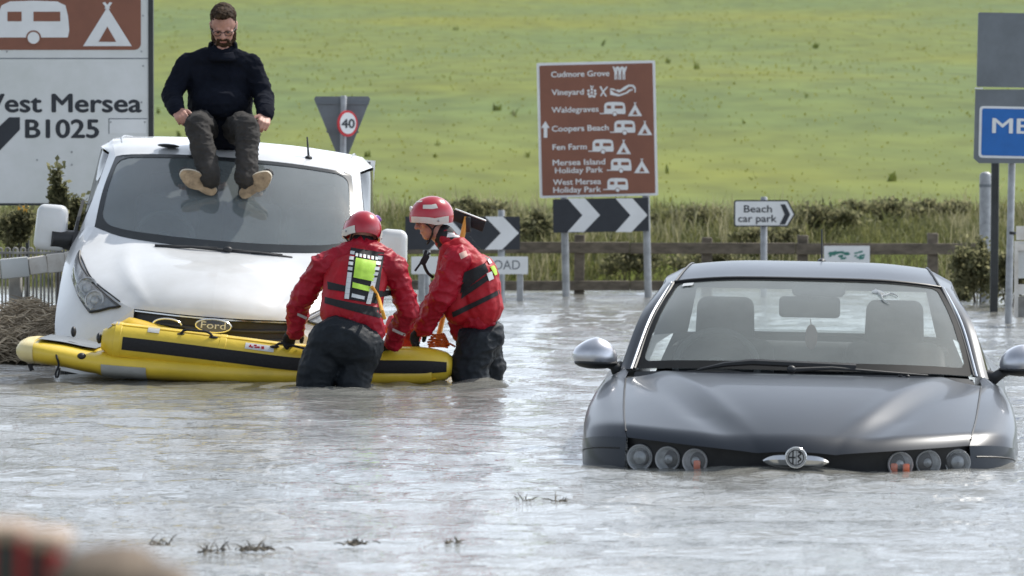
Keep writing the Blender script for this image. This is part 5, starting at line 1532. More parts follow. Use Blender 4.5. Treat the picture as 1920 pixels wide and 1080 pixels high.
def helmet(c, fw, up, root, o, marks=True):
    fw = Vector(fw).normalized(); up = Vector(up); up = (up - fw * up.dot(fw)).normalized(); rt = fw.cross(up)
    Q = Matrix((rt, fw, up)).transposed(); c = Vector(c) + up * .012
    r = Vector((.116, .138, .128))
    def E(th, ph, k=1.0): return c + Q @ Vector((r.x * k * math.sin(th) * math.cos(ph), r.y * k * math.sin(th) * math.sin(ph), r.z * k * math.cos(th)))
    def edge(ph): # lower at the back and the ears, cut away over the face
        f_ = math.sin(ph)
        return R(114 - 24 * max(0, f_) ** .8 + 6 * max(0, -f_))
    n = 44
    G = [[E(edge(2 * PI * j / n) * i / 16 + .001, 2 * PI * j / n) for j in range(n)] for i in range(17)]
    G += [[E(edge(2 * PI * j / n), 2 * PI * j / n, .93) for j in range(n)], [E(edge(2 * PI * j / n) * .8, 2 * PI * j / n, .90) for j in range(n)]]
    hm = MB().grid(G, closed=True).shift(o).build('helmet', M['helmet'], root, ang=50)
    def band(t0, t1, p0, p1, k, mt, name, m=20):
        G = [[E(edge(ph) * (t0 + (t1 - t0) * i / 4), ph, k) for ph in np.linspace(p0, p1, m)] for i in range(5)]
        G = [[E(edge(ph) * t0, ph, .97) for ph in np.linspace(p0, p1, m)]] + G + [[E(edge(ph) * t1, ph, .97) for ph in np.linspace(p0, p1, m)]]
        MB().grid(G).shift(o).build(name, M[mt], hm, ang=60)
    for s0 in (0, 1):
        a = (R(-42), R(68)) if not s0 else (R(112), R(222))
        band(.83, 1.0, a[0], a[1], 1.035, 'helmetwhite', 'side_trim')
    for s0 in (0, 1):
        a = (R(-18), R(24)) if not s0 else (R(156), R(198))
        band(.48, .60, a[0], a[1], 1.018, 'helmetwhite', 'sticker', 12)
    band(.30, .36, R(60), R(150), 1.012, 'helmetwhite', 'sticker', 12)
    mb = MB()
    for ph in (R(-10), R(190)): mb.ell(E(edge(ph) * .9, ph, 1.04), (.007, .007, .007))
    mb.shift(o).build('rivet', M['galv'], hm)
    st = MB()
    for k in (-1, 1):
        chin = c + Q @ Vector((.02 * k, .062, -.152)); jaw = c + Q @ Vector((.070 * k, .022, -.085))
        st.tube(cat([E(R(98), R(90 - 62 * k), .97), jaw, chin, c + Q @ Vector((0, .066, -.155))], 10), .006, 6)
        st.tube(cat([E(R(108), R(90 - 125 * k), .97), c + Q @ Vector((.073 * k, .0, -.06)), jaw], 8), .0055, 6)
    st.shift(o).build('chin_strap', M['strap'], hm)
    return hm, E, Q

def rescuer_vest(j, seed, bulge=.018):
    """foam body of the buoyancy vest round the chest."""
    PV, CH, NK, SL, SR = (Vector(j[k]) for k in ('pelvis', 'chest', 'neck', 'shL', 'shR'))
    lat = (SR - SL).normalized(); ax = (CH - PV).normalized(); fr = lat.cross(ax)
    lo = PV.lerp(CH, .42)
    t = .008 + bulge
    P = []
    for k in (-1, 1):
        P.append(('c', lo + lat * .048 * k, .112 + t, CH + lat * .056 * k, .114 + t))
        P.append(('c', CH + lat * .060 * k, .105 + t, NK.lerp(CH, .28) + lat * .085 * k, .058 + t * .5))
    P.append(('c', lo, .125 + t, CH, .13 + t)); P.append(('c', CH, .12 + t, NK.lerp(CH, .4), .09 + t * .6))
    return P

# ------------------------------------------------------------------ wader seen from behind
def build_wader_back():
    Z = 24.25
    o = Vector((W(625, 717, Z).x, Z, -.52))
    root = thing('person', 'wader in red drysuit, back turned, lime panel on vest, leaning on yellow raft', 'person', o, group=None)
    j = dict(pelvis=W(648, 628, Z), chest=W(668, 520, Z + .17), neck=W(681, 463, Z + .26), shL=W(604, 500, Z + .20), shR=W(738, 503, Z + .20), hipL=W(613, 640, Z), hipR=W(684, 642, Z))
    elL, wrL, knL = W(562, 566, Z + .30), W(554, 618, Z + .42), W(543, 633, Z + .50)
    elR, wrR, knR = W(766, 582, Z + .26), W(737, 640, Z + .42), W(722, 652, Z + .52)
    kneeL, anL = W(590, 715, Z - .02), V(W(590, 715, Z).x, Z + .02, -.42)
    kneeR, anR = W(662, 712, Z - .02), V(W(662, 715, Z).x, Z + .03, -.42)
    hc = W(679, 438, Z + .30)
    fw = V(-.42, .80, -.42); up = V(.06, .35, .93)
    HP, T, Q = head(hc, fw, up)
    hl = hand(wrL, knL, (0, .1, -1), (.9, .3, 0), (.35, .5, .4), 1.05, 1.15); hr = hand(wrR, knR, (0, .1, -1), (-.9, .3, 0), (.5, .6, .5), 1.05, 1.15)
    body = HP + torso(j, -.05) + [('c', j['neck'], .056, hc + up * -.05, .054)] + limb([j['shL'], elL, wrL], [.055, .042, .028], 0) + limb([j['shR'], elR, wrR], [.055, .042, .028], 0) + hl + hr
    body += limb([j['hipL'], kneeL, anL], [.085, .055, .04], 0) + limb([j['hipR'], kneeR, anR], [.085, .055, .04], 0) + [('c', anL, .04, anL + V(0, .2, -.05), .035), ('c', anR, .04, anR + V(0, .2, -.05), .035)]
    blob(body, .0065, 2).shift(o).build('body', M['skin'], root, ang=180)
    # gloves
    for (H, w0) in ((hl, wrL), (hr, wrR)):
        g = [(p[0], p[1], p[2] + .0035, p[3], p[4] + .0035) for p in H] + [('c', w0, .034, w0 + (w0 - Vector(H[1][3] if False else w0)) + V(0, -.04, .05), .037)]
        blob(g, .0055, 1).shift(o).build('glove', M['strap'], root, ang=180)
    j2 = dict(j, pelvis=W(662, 592, Z + .03))
    jk = torso(j2, -.022, 0, .66) + limb([j['shL'], elL, wrL], [.058, .048, .036], .020) + limb([j['shR'], elR, wrR], [.058, .048, .036], .020) + [('c', j['neck'], .070, j['neck'].lerp(hc, .35), .064)]
    jk += [('c', W(692, 606, Z + .03), .095, W(700, 622, Z + .03), .075)]
    for sh_ in (j['shL'], j['shR']): jk += [('c', sh_, .080, j['neck'] + (j['chest'] - j['neck']) * .10, .088), ('c', sh_, .078, j['chest'].lerp(j['neck'], .3), .10)]
    J = blob(jk, .008, 7, (.016, (7, 7, 10)), 1)
    J.shift((0, 0, 0)); Jt = bvh(J)
    jo = MB(); jo.v = list(J.v); jo.f = J.f; jo.shift(o); jack = jo.build('drysuit_top', M['drysuit'], root, ang=180)
    tr = [('c', W(622, 642, Z - .02), .145, W(672, 650, Z - .02), .14), ('c', W(634, 634, Z - .03), .14, W(662, 642, Z - .03), .14)] + limb([W(616, 650, Z), W(598, 690, Z - .02), kneeL, anL], [.135, .125, .118, .09], 0) + limb([W(680, 650, Z), W(668, 690, Z), kneeR, anR], [.13, .112, .105, .09], 0)
    blob(tr, .009, 5, (.009, (6, 6, 9)), 2).shift(o).build('drysuit_trousers', M['blacksuit'], root, ang=180)
    vs = rescuer_vest(j, 1)
    Vb = blob(vs, .010, 3, (.004, (9, 9, 9)), 3); allm = MB(); allm.add(Vb.v, Vb.f); allm.add(J.v, J.f); Vt = bvh(allm)
    vo = MB(); vo.v = list(Vb.v); vo.f = Vb.f; vo.shift(o); vest = vo.build('buoyancy_vest', M['vest'], root, ang=180)
    st = projector(Vt, Z - .3, .005); s2 = projector(Vt, Z - .3, .010); s3 = projector(Vt, Z - .3, .016)
    def put(quad, mt, name, pr=st, n=10, par=vest):
        sheet(pr(lerp_rows(quad, n))).shift(o).build(name, M[mt], par, ang=60)
    put(((652, 466), (716, 476), (704, 572), (642, 562)), 'strap', 'back_panel')
    put(((663, 485), (702, 492), (697, 530), (659, 522)), 'lime', 'lime_panel', s2)
    put(((658, 531), (692, 540), (690, 549), (657, 541)), 'lime', 'lime_panel', s2, 4)
    put(((657, 552), (681, 558), (680, 564), (656, 559)), 'reflect', 'reflective_strip', s2, 3)
    for (a, b) in (((656, 472), (647, 562)), ((709, 482), (688, 572))):
        k = 9
        for i in range(k):   # white blocks of the checked tape down each side
            t0, t1 = i / k, (i + (.62 if i < 4 else .97)) / k
            x0, y0 = a[0] + (b[0] - a[0]) * t0, a[1] + (b[1] - a[1]) * t0; x1, y1 = a[0] + (b[0] - a[0]) * t1, a[1] + (b[1] - a[1]) * t1
            put(((x0 - 4.5, y0), (x0 + 4, y0 + 1), (x1 + 4, y1 + 1), (x1 - 4.5, y1)), 'reflect', 'reflective_strip', s2, 3)
    for i in range(6):
        x = 662 + i * 7.5; put(((x, 476 + i * 1.4), (x + 4.5, 477 + i * 1.4), (x + 4.5, 483 + i * 1.4), (x, 482 + i * 1.4)), 'reflect', 'reflective_strip', s3, 2)
    for quad in (((604, 559), (726, 583), (722, 602), (604, 571)), ((608, 530), (655, 540), (652, 550), (610, 545)), ((700, 548), (728, 548), (728, 560), (698, 560))):
        q = quad; put(q, 'strap', 'strap', st, 7)
    # orange tail of the tow line over the back
    pts = [(694, 540), (706, 560), (716, 580), (722, 598)]
    mb = MB(); P = []
    for p in pts:
        h = s3([(p, p)])[0][0]; P.append(h + V(0, -.012, 0))
    mb.tube(cat(P, 10), .011, 8); mb.shift(o).build('tow_line', M['paddle'], root)
    # sleeve tapes
    sj = projector(Jt, Z - .3, .004)
    for q in (((549, 592), (572, 604), (570, 609), (547, 597)), ((731, 622), (756, 633), (754, 638), (729, 627))): sheet(sj(lerp_rows(q, 3))).shift(o).build('sleeve_tape', M['reflect'], jack)
    helmet(hc, fw, up, root, o)
    c = T(-.085, -.075, .080)
    mb = MB(); mb.ell(T(.075, -.070, .088), (.034, .008, .018), Q @ Matrix.Rotation(.6, 3, 'Z')); mb.shift(o).build('helmet_mark', M['purple'], root)
    for k in (-1, 1):
        mb = MB(); mb.ell(T(.031 * k, .085, -.006), (.010, .006, .006), Q); mb.shift(o).build('eye', M['eye'], root)
    mb = MB(); P = [('c', j['neck'], .078, j['neck'].lerp(hc, .42), .070)]
    blob(P, .008, 1).shift(o).build('collar', M['strap'], root, ang=180)
build_wader_back()

# ------------------------------------------------------------------ wader in profile
def build_wader_side():
    Z = 24.95
    o = Vector((W(897, 718, Z).x, Z, -.52))
    root = thing('person', 'wader in red drysuit and helmet seen in profile, stooping beside the raft end', 'person', o)
    j = dict(pelvis=W(895, 622, Z), chest=W(876, 520, Z), neck=W(846, 462, Z), shL=W(858, 487, Z - .19), shR=W(856, 484, Z + .19), hipL=W(893, 630, Z - .09), hipR=W(895, 630, Z + .09))
    elL, wrL, knL = W(828, 556, Z - .20), W(794, 612, Z - .10), W(778, 630, Z - .06)
    elR, wrR, knR = W(826, 556, Z + .16), W(790, 612, Z + .10), W(776, 630, Z + .10)
    kneeL, anL = W(884, 712, Z - .10), V(W(890, 715, Z).x, Z - .10, -.42)
    kneeR, anR = W(912, 710, Z + .10), V(W(915, 715, Z).x, Z + .10, -.42)
    hc = W(810, 410, Z)
    fw = V(-.90, -.12, -.22); up = V(-.10, 0, 1)
    HP, T, Q = head(hc, fw, up)
    hl = hand(wrL, knL, (-.1, .1, -1), (-.2, .9, 0), (.5, .6, .5), 1.05, 1.15); hr = hand(wrR, knR, (-.1, 0, -1), (-.2, -.9, 0), (.5, .6, .5), 1.05, 1.15)
    body = HP + torso(j, -.05) + [('c', j['neck'], .058, hc - up * .06, .055)] + limb([j['shL'], elL, wrL], [.055, .042, .028], 0) + limb([j['shR'], elR, wrR], [.055, .042, .028], 0) + hl + hr
    body += limb([j['hipL'], kneeL, anL], [.085, .055, .04], 0) + limb([j['hipR'], kneeR, anR], [.085, .055, .04], 0) + [('c', anL, .04, anL + V(-.18, 0, -.05), .035), ('c', anR, .04, anR + V(-.18, 0, -.05), .035)]
    blob(body, .0060, 2).shift(o).build('body', M['skin'], root, ang=180)
    for (H, w0) in ((hl, wrL), (hr, wrR)):
        blob([(p[0], p[1], p[2] + .0035, p[3], p[4] + .0035) for p in H] + [('c', w0, .034, w0 + V(.04, 0, .06), .038)], .0055, 1).shift(o).build('glove', M['strap'], root, ang=180)
    j2 = dict(j, pelvis=W(896, 588, Z))
    jk = torso(j2, -.004) + limb([j['shL'], elL, wrL], [.060, .052, .036], .026) + limb([j['shR'], elR, wrR], [.060, .052, .036], .026) + [('c', j['neck'], .075, j['neck'].lerp(hc, .3), .066), ('c', W(872, 600, Z), .10, W(872, 622, Z), .085)]
    J = blob(jk, .008, 7, (.016, (7, 7, 10)), 4); Jt = bvh(J)
    jo = MB(); jo.v = list(J.v); jo.f = J.f; jo.shift(o); jack = jo.build('drysuit_top', M['drysuit'], root, ang=180)
    tr = [('c', W(897, 642, Z - .05), .140, W(897, 642, Z + .05), .140), ('c', W(914, 628, Z - .05), .105, W(914, 628, Z + .05), .105)] + limb([W(895, 645, Z - .08), W(880, 690, Z - .10), kneeL, anL], [.130, .118, .115, .09], 0) + limb([W(902, 645, Z + .08), W(915, 690, Z + .10), kneeR, anR], [.130, .110, .10, .09], 0)
    blob(tr, .009, 4, (.013, (6, 6, 9)), 5).shift(o).build('drysuit_trousers', M['blacksuit'], root, ang=180)
    # vest: thick on back and chest, open at the side
    PV, CH, NK = j['pelvis'], j['chest'], j['neck']
    ax = (CH - PV).normalized(); bk = Vector((ax.z, 0, -ax.x))      # towards the back (image right)
    vs = []
    for k in (-1, 1):
        y = V(0, .09 * k, 0)
        vs += [('c', PV.lerp(CH, .45) + bk * .055 + y, .135, CH + bk * .055 + y, .140), ('c', CH + bk * .05 + y, .135, NK + bk * .045 + y * 1.1 - ax * .02, .068)]
        vs += [('c', PV.lerp(CH, .50) - bk * .07 + y, .115, CH - bk * .085 + y, .115), ('c', CH - bk * .085 + y, .112, NK - bk * .02 + y * 1.1 - ax * .03, .062)]
    Vb = blob(vs, .010, 3, (.007, (9, 9, 9)), 6); Vt = bvh(Vb)
    vo = MB(); vo.v = list(Vb.v); vo.f = Vb.f; vo.shift(o); vest = vo.build('buoyancy_vest', M['vest'], root, ang=180)
    # one surface of vest and jacket for laying straps
    allm = MB(); allm.add(Vb.v, Vb.f); allm.add(J.v, J.f); At = bvh(allm)
    st = projector(At, Z - .4, .006); s2 = projector(At, Z - .4, .012)
    def put(quad, mt, name, pr=st, n=8, par=vest): sheet(pr(lerp_rows(quad, n))).shift(o).build(name, M[mt], par, ang=60)
    put(((870, 512), (909, 494), (916, 510), (862, 552)), 'strap', 'side_panel')
    put(((866, 548), (920, 512), (924, 521), (864, 562)), 'strap', 'side_panel')
    put(((846, 588), (936, 545), (938, 553), (848, 598)), 'strap', 'strap', st, 10)
    put(((838, 437), (868, 440), (870, 446), (836, 446)), 'reflect', 'shoulder_tape', st, 4)
    for i, (a, b) in enumerate((((880, 442), (892, 456)), ((895, 460), (905, 474)), ((908, 480), (918, 496)), ((919, 502), (928, 518)))):
        put(((a[0], a[1]), (a[0] + 9, a[1] - 4), (b[0] + 9, b[1] - 4), b), 'reflect' if i % 2 == 0 else 'lime', 'reflective_strip', s2, 3)
    put(((912, 514), (922, 510), (926, 524), (917, 528)), 'reflect', 'buckle', s2, 3)
    put(((860, 476), (873, 470), (877, 480), (864, 487)), 'flag', 'sleeve_patch', st, 3)
    mb = MB(); mb.tube(cat([W(799, 470, Z - .12), W(794, 490, Z - .14), W(801, 510, Z - .12), W(812, 520, Z - .1)], 10), .010, 8)
    mb.rbox(W(796, 487, Z - .14), (.04, .03, .07), .01, 2, Matrix.Rotation(.5, 3, 'Y')); mb.tube(cat([W(778, 508, Z - .16), W(790, 492, Z - .15), W(806, 474, Z - .14)], 6), .007, 6); mb.shift(o).build('radio', M['strap'], root)
    helmet(hc, fw, up, root, o)
    mb = MB(); mb.ell(T(0, .110, .085), (.030, .012, .022), Q); mb.shift(o).build('helmet_mark', M['reflect'], root)
    for k in (-1, 1):
        mb = MB(); mb.ell(T(.031 * k, .087, -.006), (.009, .006, .006), Q); mb.shift(o).build('eye', M['eye'], root)
    mb = MB(); mb.tube([T(-.014, .0885, -.069), T(0, .0915, -.069), T(.014, .0885, -.069)], .0030, 6); mb.shift(o).build('lips', M['lip'], root)
    blob([('c', j['neck'], .080, j['neck'].lerp(hc, .38), .072)], .008, 1).shift(o).build('collar', M['strap'], root, ang=180)
build_wader_side()

# ------------------------------------------------------------------ man on the van roof
def build_man():
    Z = 27.45
    p0 = W(417, 268, Z)
    o = Vector((p0.x, Z, p0.z))
    root = thing('person', 'bearded man in navy fleece and glasses sitting on the white van roof', 'person', o)
    j = dict(pelvis=W(413, 242, Z), chest=W(413, 150, Z + .02), neck=W(418, 104, Z - .02), shL=W(351, 120, Z), shR=W(471, 122, Z), hipL=W(386, 240, Z - .02), hipR=W(440, 242, Z - .02))
    elL, wrL, knL = W(322, 180, Z - .06), W(331, 206, Z - .30), W(341, 220, Z - .39)
    elR, wrR, knR = W(494, 182, Z - .06), W(498, 215, Z - .30), W(494, 231, Z - .40)
    kneeL, anL = W(370, 236, Z - .44), W(396, 338, Z - .62)
    kneeR, anR = W(464, 240, Z - .44), W(461, 338, Z - .62)
    hc = W(419, 48, Z - .05)
    fw = V(.02, -.88, -.48); up = V(0, -.46, .88)
    HP, T, Q = head(hc, fw, up, 1.10)
    hl = hand(wrL, knL, (.45, .2, -.9), (.9, -.2, .2), (.9, 1.0, .7), 1.08, 1.12, .9); hr = hand(wrR, knR, (-.45, .2, -.9), (-.9, -.2, .2), (.75, .9, .6), 1.08, 1.12, .6)
    # feet: heel near the glass, toes up and outwards, soles to the viewer
    heL, toL = W(398, 357, Z - .60), W(345, 325, Z - .66); heR, toR = W(457, 363, Z - .60), W(502, 328, Z - .66)
    bkw = V(0, .045, .012)
    feet = limb([anL, heL + bkw], [.040, .034], 0) + limb([heL + bkw, toL + bkw], [.034, .026], 0) + limb([anR, heR + bkw], [.040, .034], 0) + limb([heR + bkw, toR + bkw], [.034, .026], 0)
    body = HP + torso(j, -.05) + [('c', j['neck'], .060, hc - up * .05, .058)] + limb([j['shL'], elL, wrL], [.056, .044, .029], 0) + limb([j['shR'], elR, wrR], [.056, .044, .029], 0) + hl + hr
    body += limb([j['hipL'], kneeL, anL], [.085, .055, .038], 0) + limb([j['hipR'], kneeR, anR], [.085, .055, .038], 0) + feet
    blob(body, .0058, 2).shift(o).build('body', M['skin'], root, ang=180)
    jk = torso(j, .006, .012) + limb([j['shL'], elL, wrL], [.056, .050, .034], .022) + limb([j['shR'], elR, wrR], [.056, .050, .034], .022)
    jk += [('c', W(394, 222, Z - .03), .135, W(432, 222, Z - .03), .135), ('c', j['shL'] + V(.03, 0, -.0), .080, j['neck'] + V(-.02, 0, -.0), .080), ('c', j['shR'] + V(-.03, 0, -.0), .080, j['neck'] + V(.02, 0, -.0), .080), ('e', W(413, 195, Z - .05), (.205, .18, .15))]
    blob(jk, .009, 9, (.010, (7, 7, 9)), 7).shift(o).build('fleece', M['fleece'], root, ang=180)
    col = []
    for a in np.linspace(0, 2 * PI, 37)[:-1]:
        d = V(math.cos(a) * .088, math.sin(a) * .088, 0); c = j['neck'] + V(0, -.01, .005)
        hh = .095 + .02 * math.sin(a) * 1
        col.append(('c', c + d * 1.05 - V(0, 0, .03), .022, c + d * .98 + V(0, 0, hh - .02 + (.0 if math.sin(a) > -.3 else -.055)), .012))
    blob(col, .007, 2).shift(o).build('collar', M['fleece'], root, ang=180)
    for (wr, el, nm) in ((wrL, elL, 'cuff'), (wrR, elR, 'cuff')):
        d = (el - wr).normalized(); MB().tube([wr + d * -.005, wr + d * .02, wr + d * .07], [.050, .058, .060], 14).shift(o).build(nm, M['fleece'], root)
    tr = [('c', j['hipL'] + V(-.01, 0, .0), .115, j['hipR'] + V(.01, 0, .0), .115)] + limb([j['hipL'], j['hipL'].lerp(kneeL, .5) + V(-.01, 0, .01), kneeL, kneeL.lerp(anL, .5), anL + V(-.005, 0, .02)], [.116, .102, .084, .080, .072], 0) + limb([j['hipR'], j['hipR'].lerp(kneeR, .5) + V(.01, 0, .01), kneeR, kneeR.lerp(anR, .5), anR + V(.0, 0, .02)], [.116, .102, .084, .078, .072], 0)
    blob(tr, .008, 4, (.012, (6, 6, 12)), 8).shift(o).build('trousers', M['trouser'], root, ang=180)
    # shoes
    for (he, to, an, sg) in ((heL, toL, anL, -1), (heR, toR, anR, 1)):
        d = (to - he); L = d.length; f = d.normalized()
        n = V(0, -1, -.25); n = (n - f * n.dot(f)).normalized()       # sole faces the viewer, a little down
        sd = f.cross(n)
        P = [('c', he - n * .03, .044, he.lerp(to, .55) - n * .034, .043), ('c', he.lerp(to, .5) - n * .03, .044, to - n * .024, .036), ('c', he - n * .04, .042, an, .052)]
        sh = blob(P, .007, 2, (.002, (20, 20, 20))).shift(o).build('shoe', M['shoe'], root, ang=180)
        outl = []
        for k in range(28):
            a = 2 * PI * k / 28
            u = .5 - .56 * math.cos(a)             # along heel -> toe
            w = (.041 + .012 * math.sin(PI * min(max((u - .35) / .65, 0), 1)) - .008 * math.exp(-((u - .40) / .14) ** 2)) * math.copysign(abs(math.sin(a)) ** .7, math.sin(a))
            outl.append((u, w))
        def ringp(k, hgt): return [he + d * (.5 + (u - .5) * k * 1.10) + sd * (w * k * 1.22) + n * hgt for u, w in outl]
        mb = MB(); mb.grid([ringp(1.0, -.004), ringp(1.03, .006), ringp(1.0, .020)], closed=True)
        e = mb.shift(o).build('sole_edge', M['soleedge'], sh, fixn=True)
        mb = MB(); r0 = ringp(1.0, .0205); r1 = ringp(.90, .0215); c0 = [ringp(.5, .0195), ringp(.02, .0195)]
        mb.grid([r0, r1, *c0], closed=True); mb.shift(o).build('sole', M['sole'], sh, fixn=True)
    # head: hair, beard, glasses
    hp = [('e', T(0, -.026, .050), (.085, .098, .088), Q), ('e', T(0, .030, .098), (.064, .060, .034), Q), ('e', T(0, -.07, .0), (.070, .042, .065), Q)]
    for k in range(26):
        a = k * 2.4; r_ = .055 * math.sqrt((k + .5) / 26)
        hp.append(('e', T(r_ * math.cos(a) * 1.1, .016 + r_ * math.sin(a) * 1.3, .112 - r_ * .35 + .006 * math.sin(k * 5)), (.016, .020, .013), Q @ Matrix.Rotation(k, 3, 'Z')))
    for k in (-1, 1): hp.append(('e', T(.067 * k, -.022, .024), (.011, .042, .040), Q))
    hp = [('e', p[1], tuple(q * 1.05 for q in p[2]), p[3]) for p in hp]
    H = blob(hp, .0055, 1, (.006, (28, 28, 28)), 9)
    H.shift(o).build('hair', M['hair'], root, ang=180)
    bp_ = [('e', T(0, .040, -.098), (.052, .044, .040), Q), ('c', T(-.064, .004, -.02), .014, T(-.058, .022, -.075), .020), ('c', T(.064, .004, -.02), .014, T(.058, .022, -.075), .020), ('c', T(-.056, .022, -.078), .022, T(0, .066, -.100), .026), ('c', T(.056, .022, -.078), .022, T(0, .066, -.100), .026), ('e', T(0, .034, -.118), (.050, .046, .030), Q), ('c', T(-.024, .090, -.054), .0065, T(.024, .090, -.054), .0065), ('c', T(-.032, .082, -.06), .009, T(-.036, .066, -.095), .014), ('c', T(.032, .082, -.06), .009, T(.036, .066, -.095), .014)]
    bp_ += [('e', T(0, .052, -.112), (.040, .034, .030), Q), ('c', T(-.020, .078, -.086), .014, T(.020, .078, -.086), .014)]
    bp_ = [('e', p[1], tuple(q * 1.08 for q in p[2]), p[3]) if p[0] == 'e' else ('c', p[1], p[2] * 1.08, p[3], p[4] * 1.08) for p in bp_]
    blob(bp_, .005, 1, (.004, (40, 40, 40)), 10).shift(o).build('beard', M['beard'], root, ang=180)
    gl = MB()
    for k in (-1, 1):
        c = T(.033 * k, .098, -.006)
        gl.tube([c + Q @ Vector((.026 * math.cos(a), -.004 * abs(math.cos(a)), .018 * math.sin(a))) for a in np.linspace(0, 2 * PI, 20)], .0024, 6, caps=False)
        gl.tube([c + Q @ Vector((.026 * k, -.004, .006)), T(.078 * k, .04, .002), T(.080 * k, -.02, .0)], .0030, 6)
    gl.tube([T(-.009, .100, 0), T(.009, .100, 0)], .0028, 6); gl.shift(o).build('glasses', M['black'], root)
    for k in (-1, 1):
        mb = MB(); mb.ell(T(.031 * k, .084, -.006), (.010, .006, .005), Q); mb.shift(o).build('eye', M['eye'], root)
    mb = MB(); mb.tube([T(-.018, .0905, -.069), T(0, .0935, -.070), T(.018, .0905, -.069)], .0042, 6); mb.shift(o).build('lips', M['lip'], root)
build_man()

# ================================================================== raft and its load
def build_raft():
    Zn = 24.72
    o = Vector((W(520, 700, Zn).x, Zn + .35, -.02))
    root = thing('rescue_raft', 'yellow inflatable rescue raft with black side stripe nosed up against the van', 'raft', o)
    rt = .116
    ctr = [(200, 637), (330, 652), (450, 667), (560, 680), (680, 684), (780, 685), (838, 686)]
    path = [W(px, py, Zn + .12) for px, py in ctr]
    P = cat(path, 60)
    def tube_mesh(dy, name, mt, blunt=True):
        mb = MB(); pts = [p + V(0, dy, (.015 - .075 * min(1, i / 14)) if dy else 0) for i, p in enumerate(P)]
        n = len(pts); rs = []
        for i in range(n):
            u = i / (n - 1)
            r = rt
            if u < .03: r = rt * math.sqrt(max(0, 1 - ((.03 - u) / .03) ** 2)) * .35 + rt * .65
            if u > .90: r = rt * (1 - .26 * ((u - .90) / .10) ** 2)
            rs.append(r)
        t0 = (pts[1] - pts[0]).normalized(); t1 = (pts[-1] - pts[-2]).normalized()
        pts = [pts[0] - t0 * .030, pts[0] - t0 * .025] + pts + [pts[-1] + t1 * .03, pts[-1] + t1 * .04]
        rs = [rt * .35, rt * .55] + rs + [rt * .52, rt * .1]
        mb.tube(pts, rs, 28)
        return mb.shift(o).build(name, M[mt], root, ang=70), pts, rs
    near, pts, rs = tube_mesh(0, 'side_tube', 'raft')
    far, _, _ = tube_mesh(.78, 'side_tube', 'raftfar')
    # welded end seam, black stripe, patches on the near tube
    def band(i0, i1, a0, a1, lift, mt, name, par, m=8):
        """angles measured from the side facing the viewer, up positive."""
        G = []
        for i in range(i0, i1 + 1):
            p = pts[i]; t = (pts[min(i + 1, len(pts) - 1)] - pts[max(i - 1, 0)]).normalized()
            up = V(0, 0, 1); up = (up - t * t.z).normalized(); out_ = -t.cross(up) if t.cross(up).y > 0 else t.cross(up)
            G.append([p + (out_ * math.cos(a) + up * math.sin(a)) * (rs[i] + lift) for a in np.linspace(a0, a1, m)])
        G = [[q + (V(0, .006, 0)) for q in G[0]]] + G + [[q + V(0, .006, 0) for q in G[-1]]]
        return MB().grid(G).shift(o).build(name, M[mt], par, ang=60)
    band(5, 61, R(-22), R(17), .004, 'strap', 'stripe', near)
    band(9, 11, R(42), R(66), .004, 'raftgrey', 'patch', near); band(2, 4, R(58), R(92), .004, 'raftgrey', 'patch', near)
    lab = band(26, 31, R(26), R(48), .004, 'reflect', 'label', near)
    mk = MB()
    rr = random.Random(3)
    for i in range(27, 30):
        p = pts[i]
        for k in range(3):
            a = R(38 + rr.uniform(-5, 5)); q = p + V(0, -math.cos(a), math.sin(a)) * (rs[i] + .006) + V(rr.uniform(-.02, .02), 0, 0)
            mk.box(q, (rr.uniform(.008, .022), .004, .009))
    mk.shift(o).build('marking', M['red_ink'], lab, smooth=False)
    for (i0, i1) in ((4, 4), (22, 22), (41, 41)):      # welded joints round the tube
        p = pts[i0]; t = (pts[i0 + 1] - pts[i0 - 1]).normalized(); up = V(0, 0, 1); up = (up - t * t.z).normalized(); sd = t.cross(up)
        MB().grid([[p + t * dx + (up * math.cos(a) + sd * math.sin(a)) * (rs[i0] + h) for a in np.linspace(0, 2 * PI, 32, endpoint=False)] for dx, h in ((-.022, .0), (-.018, .003), (.018, .003), (.022, .0))], closed=True).shift(o).build('seam', M['raft'], near, ang=25)
    for a in (R(62), R(-48)):
        MB().tube([p + V(0, -math.cos(a), math.sin(a)) * (rs[i + 3] + .001) for i, p in enumerate(pts[3:60])], .0045, 5).shift(o).build('seam', M['raftfar'], near)
    def loop(px0, py0, px1, py1, y, h, par, name='grab_handle', r=.008, dn=False):
        a = W(px0, py0, y); b = W(px1, py1, y)
        n = V(0, -.35, 1) if not dn else V(0, -1, -.1)
        mb = MB(); mb.tube(cat([a, a.lerp(b, .15) + n * h, a.lerp(b, .5) + n * h * 1.1, a.lerp(b, .85) + n * h, b], 16), r, 8)
        mb.ell(a, (.03, .015, .010)); mb.ell(b, (.03, .015, .010))
        mb.shift(o).build(name, M['strap'], par)
    loop(338, 627, 400, 633, Zn + .055, .030, near)
    loop(515, 650, 590, 668, Zn + .03, .03, near)
    # floor: wide flat inflated mat running out to the raised nose
    fl = [(42, 662), (75, 664), (130, 671), (200, 684), (330, 694), (450, 702), (600, 706), (730, 706), (812, 704)]
    F0 = cat([W(px, py, Zn + .5) for px, py in [(a, b - 8) for a, b in fl]], 400)
    F = [F0[int(round(399 * (i / 55) ** 1.6))] for i in range(56)]
    G = []
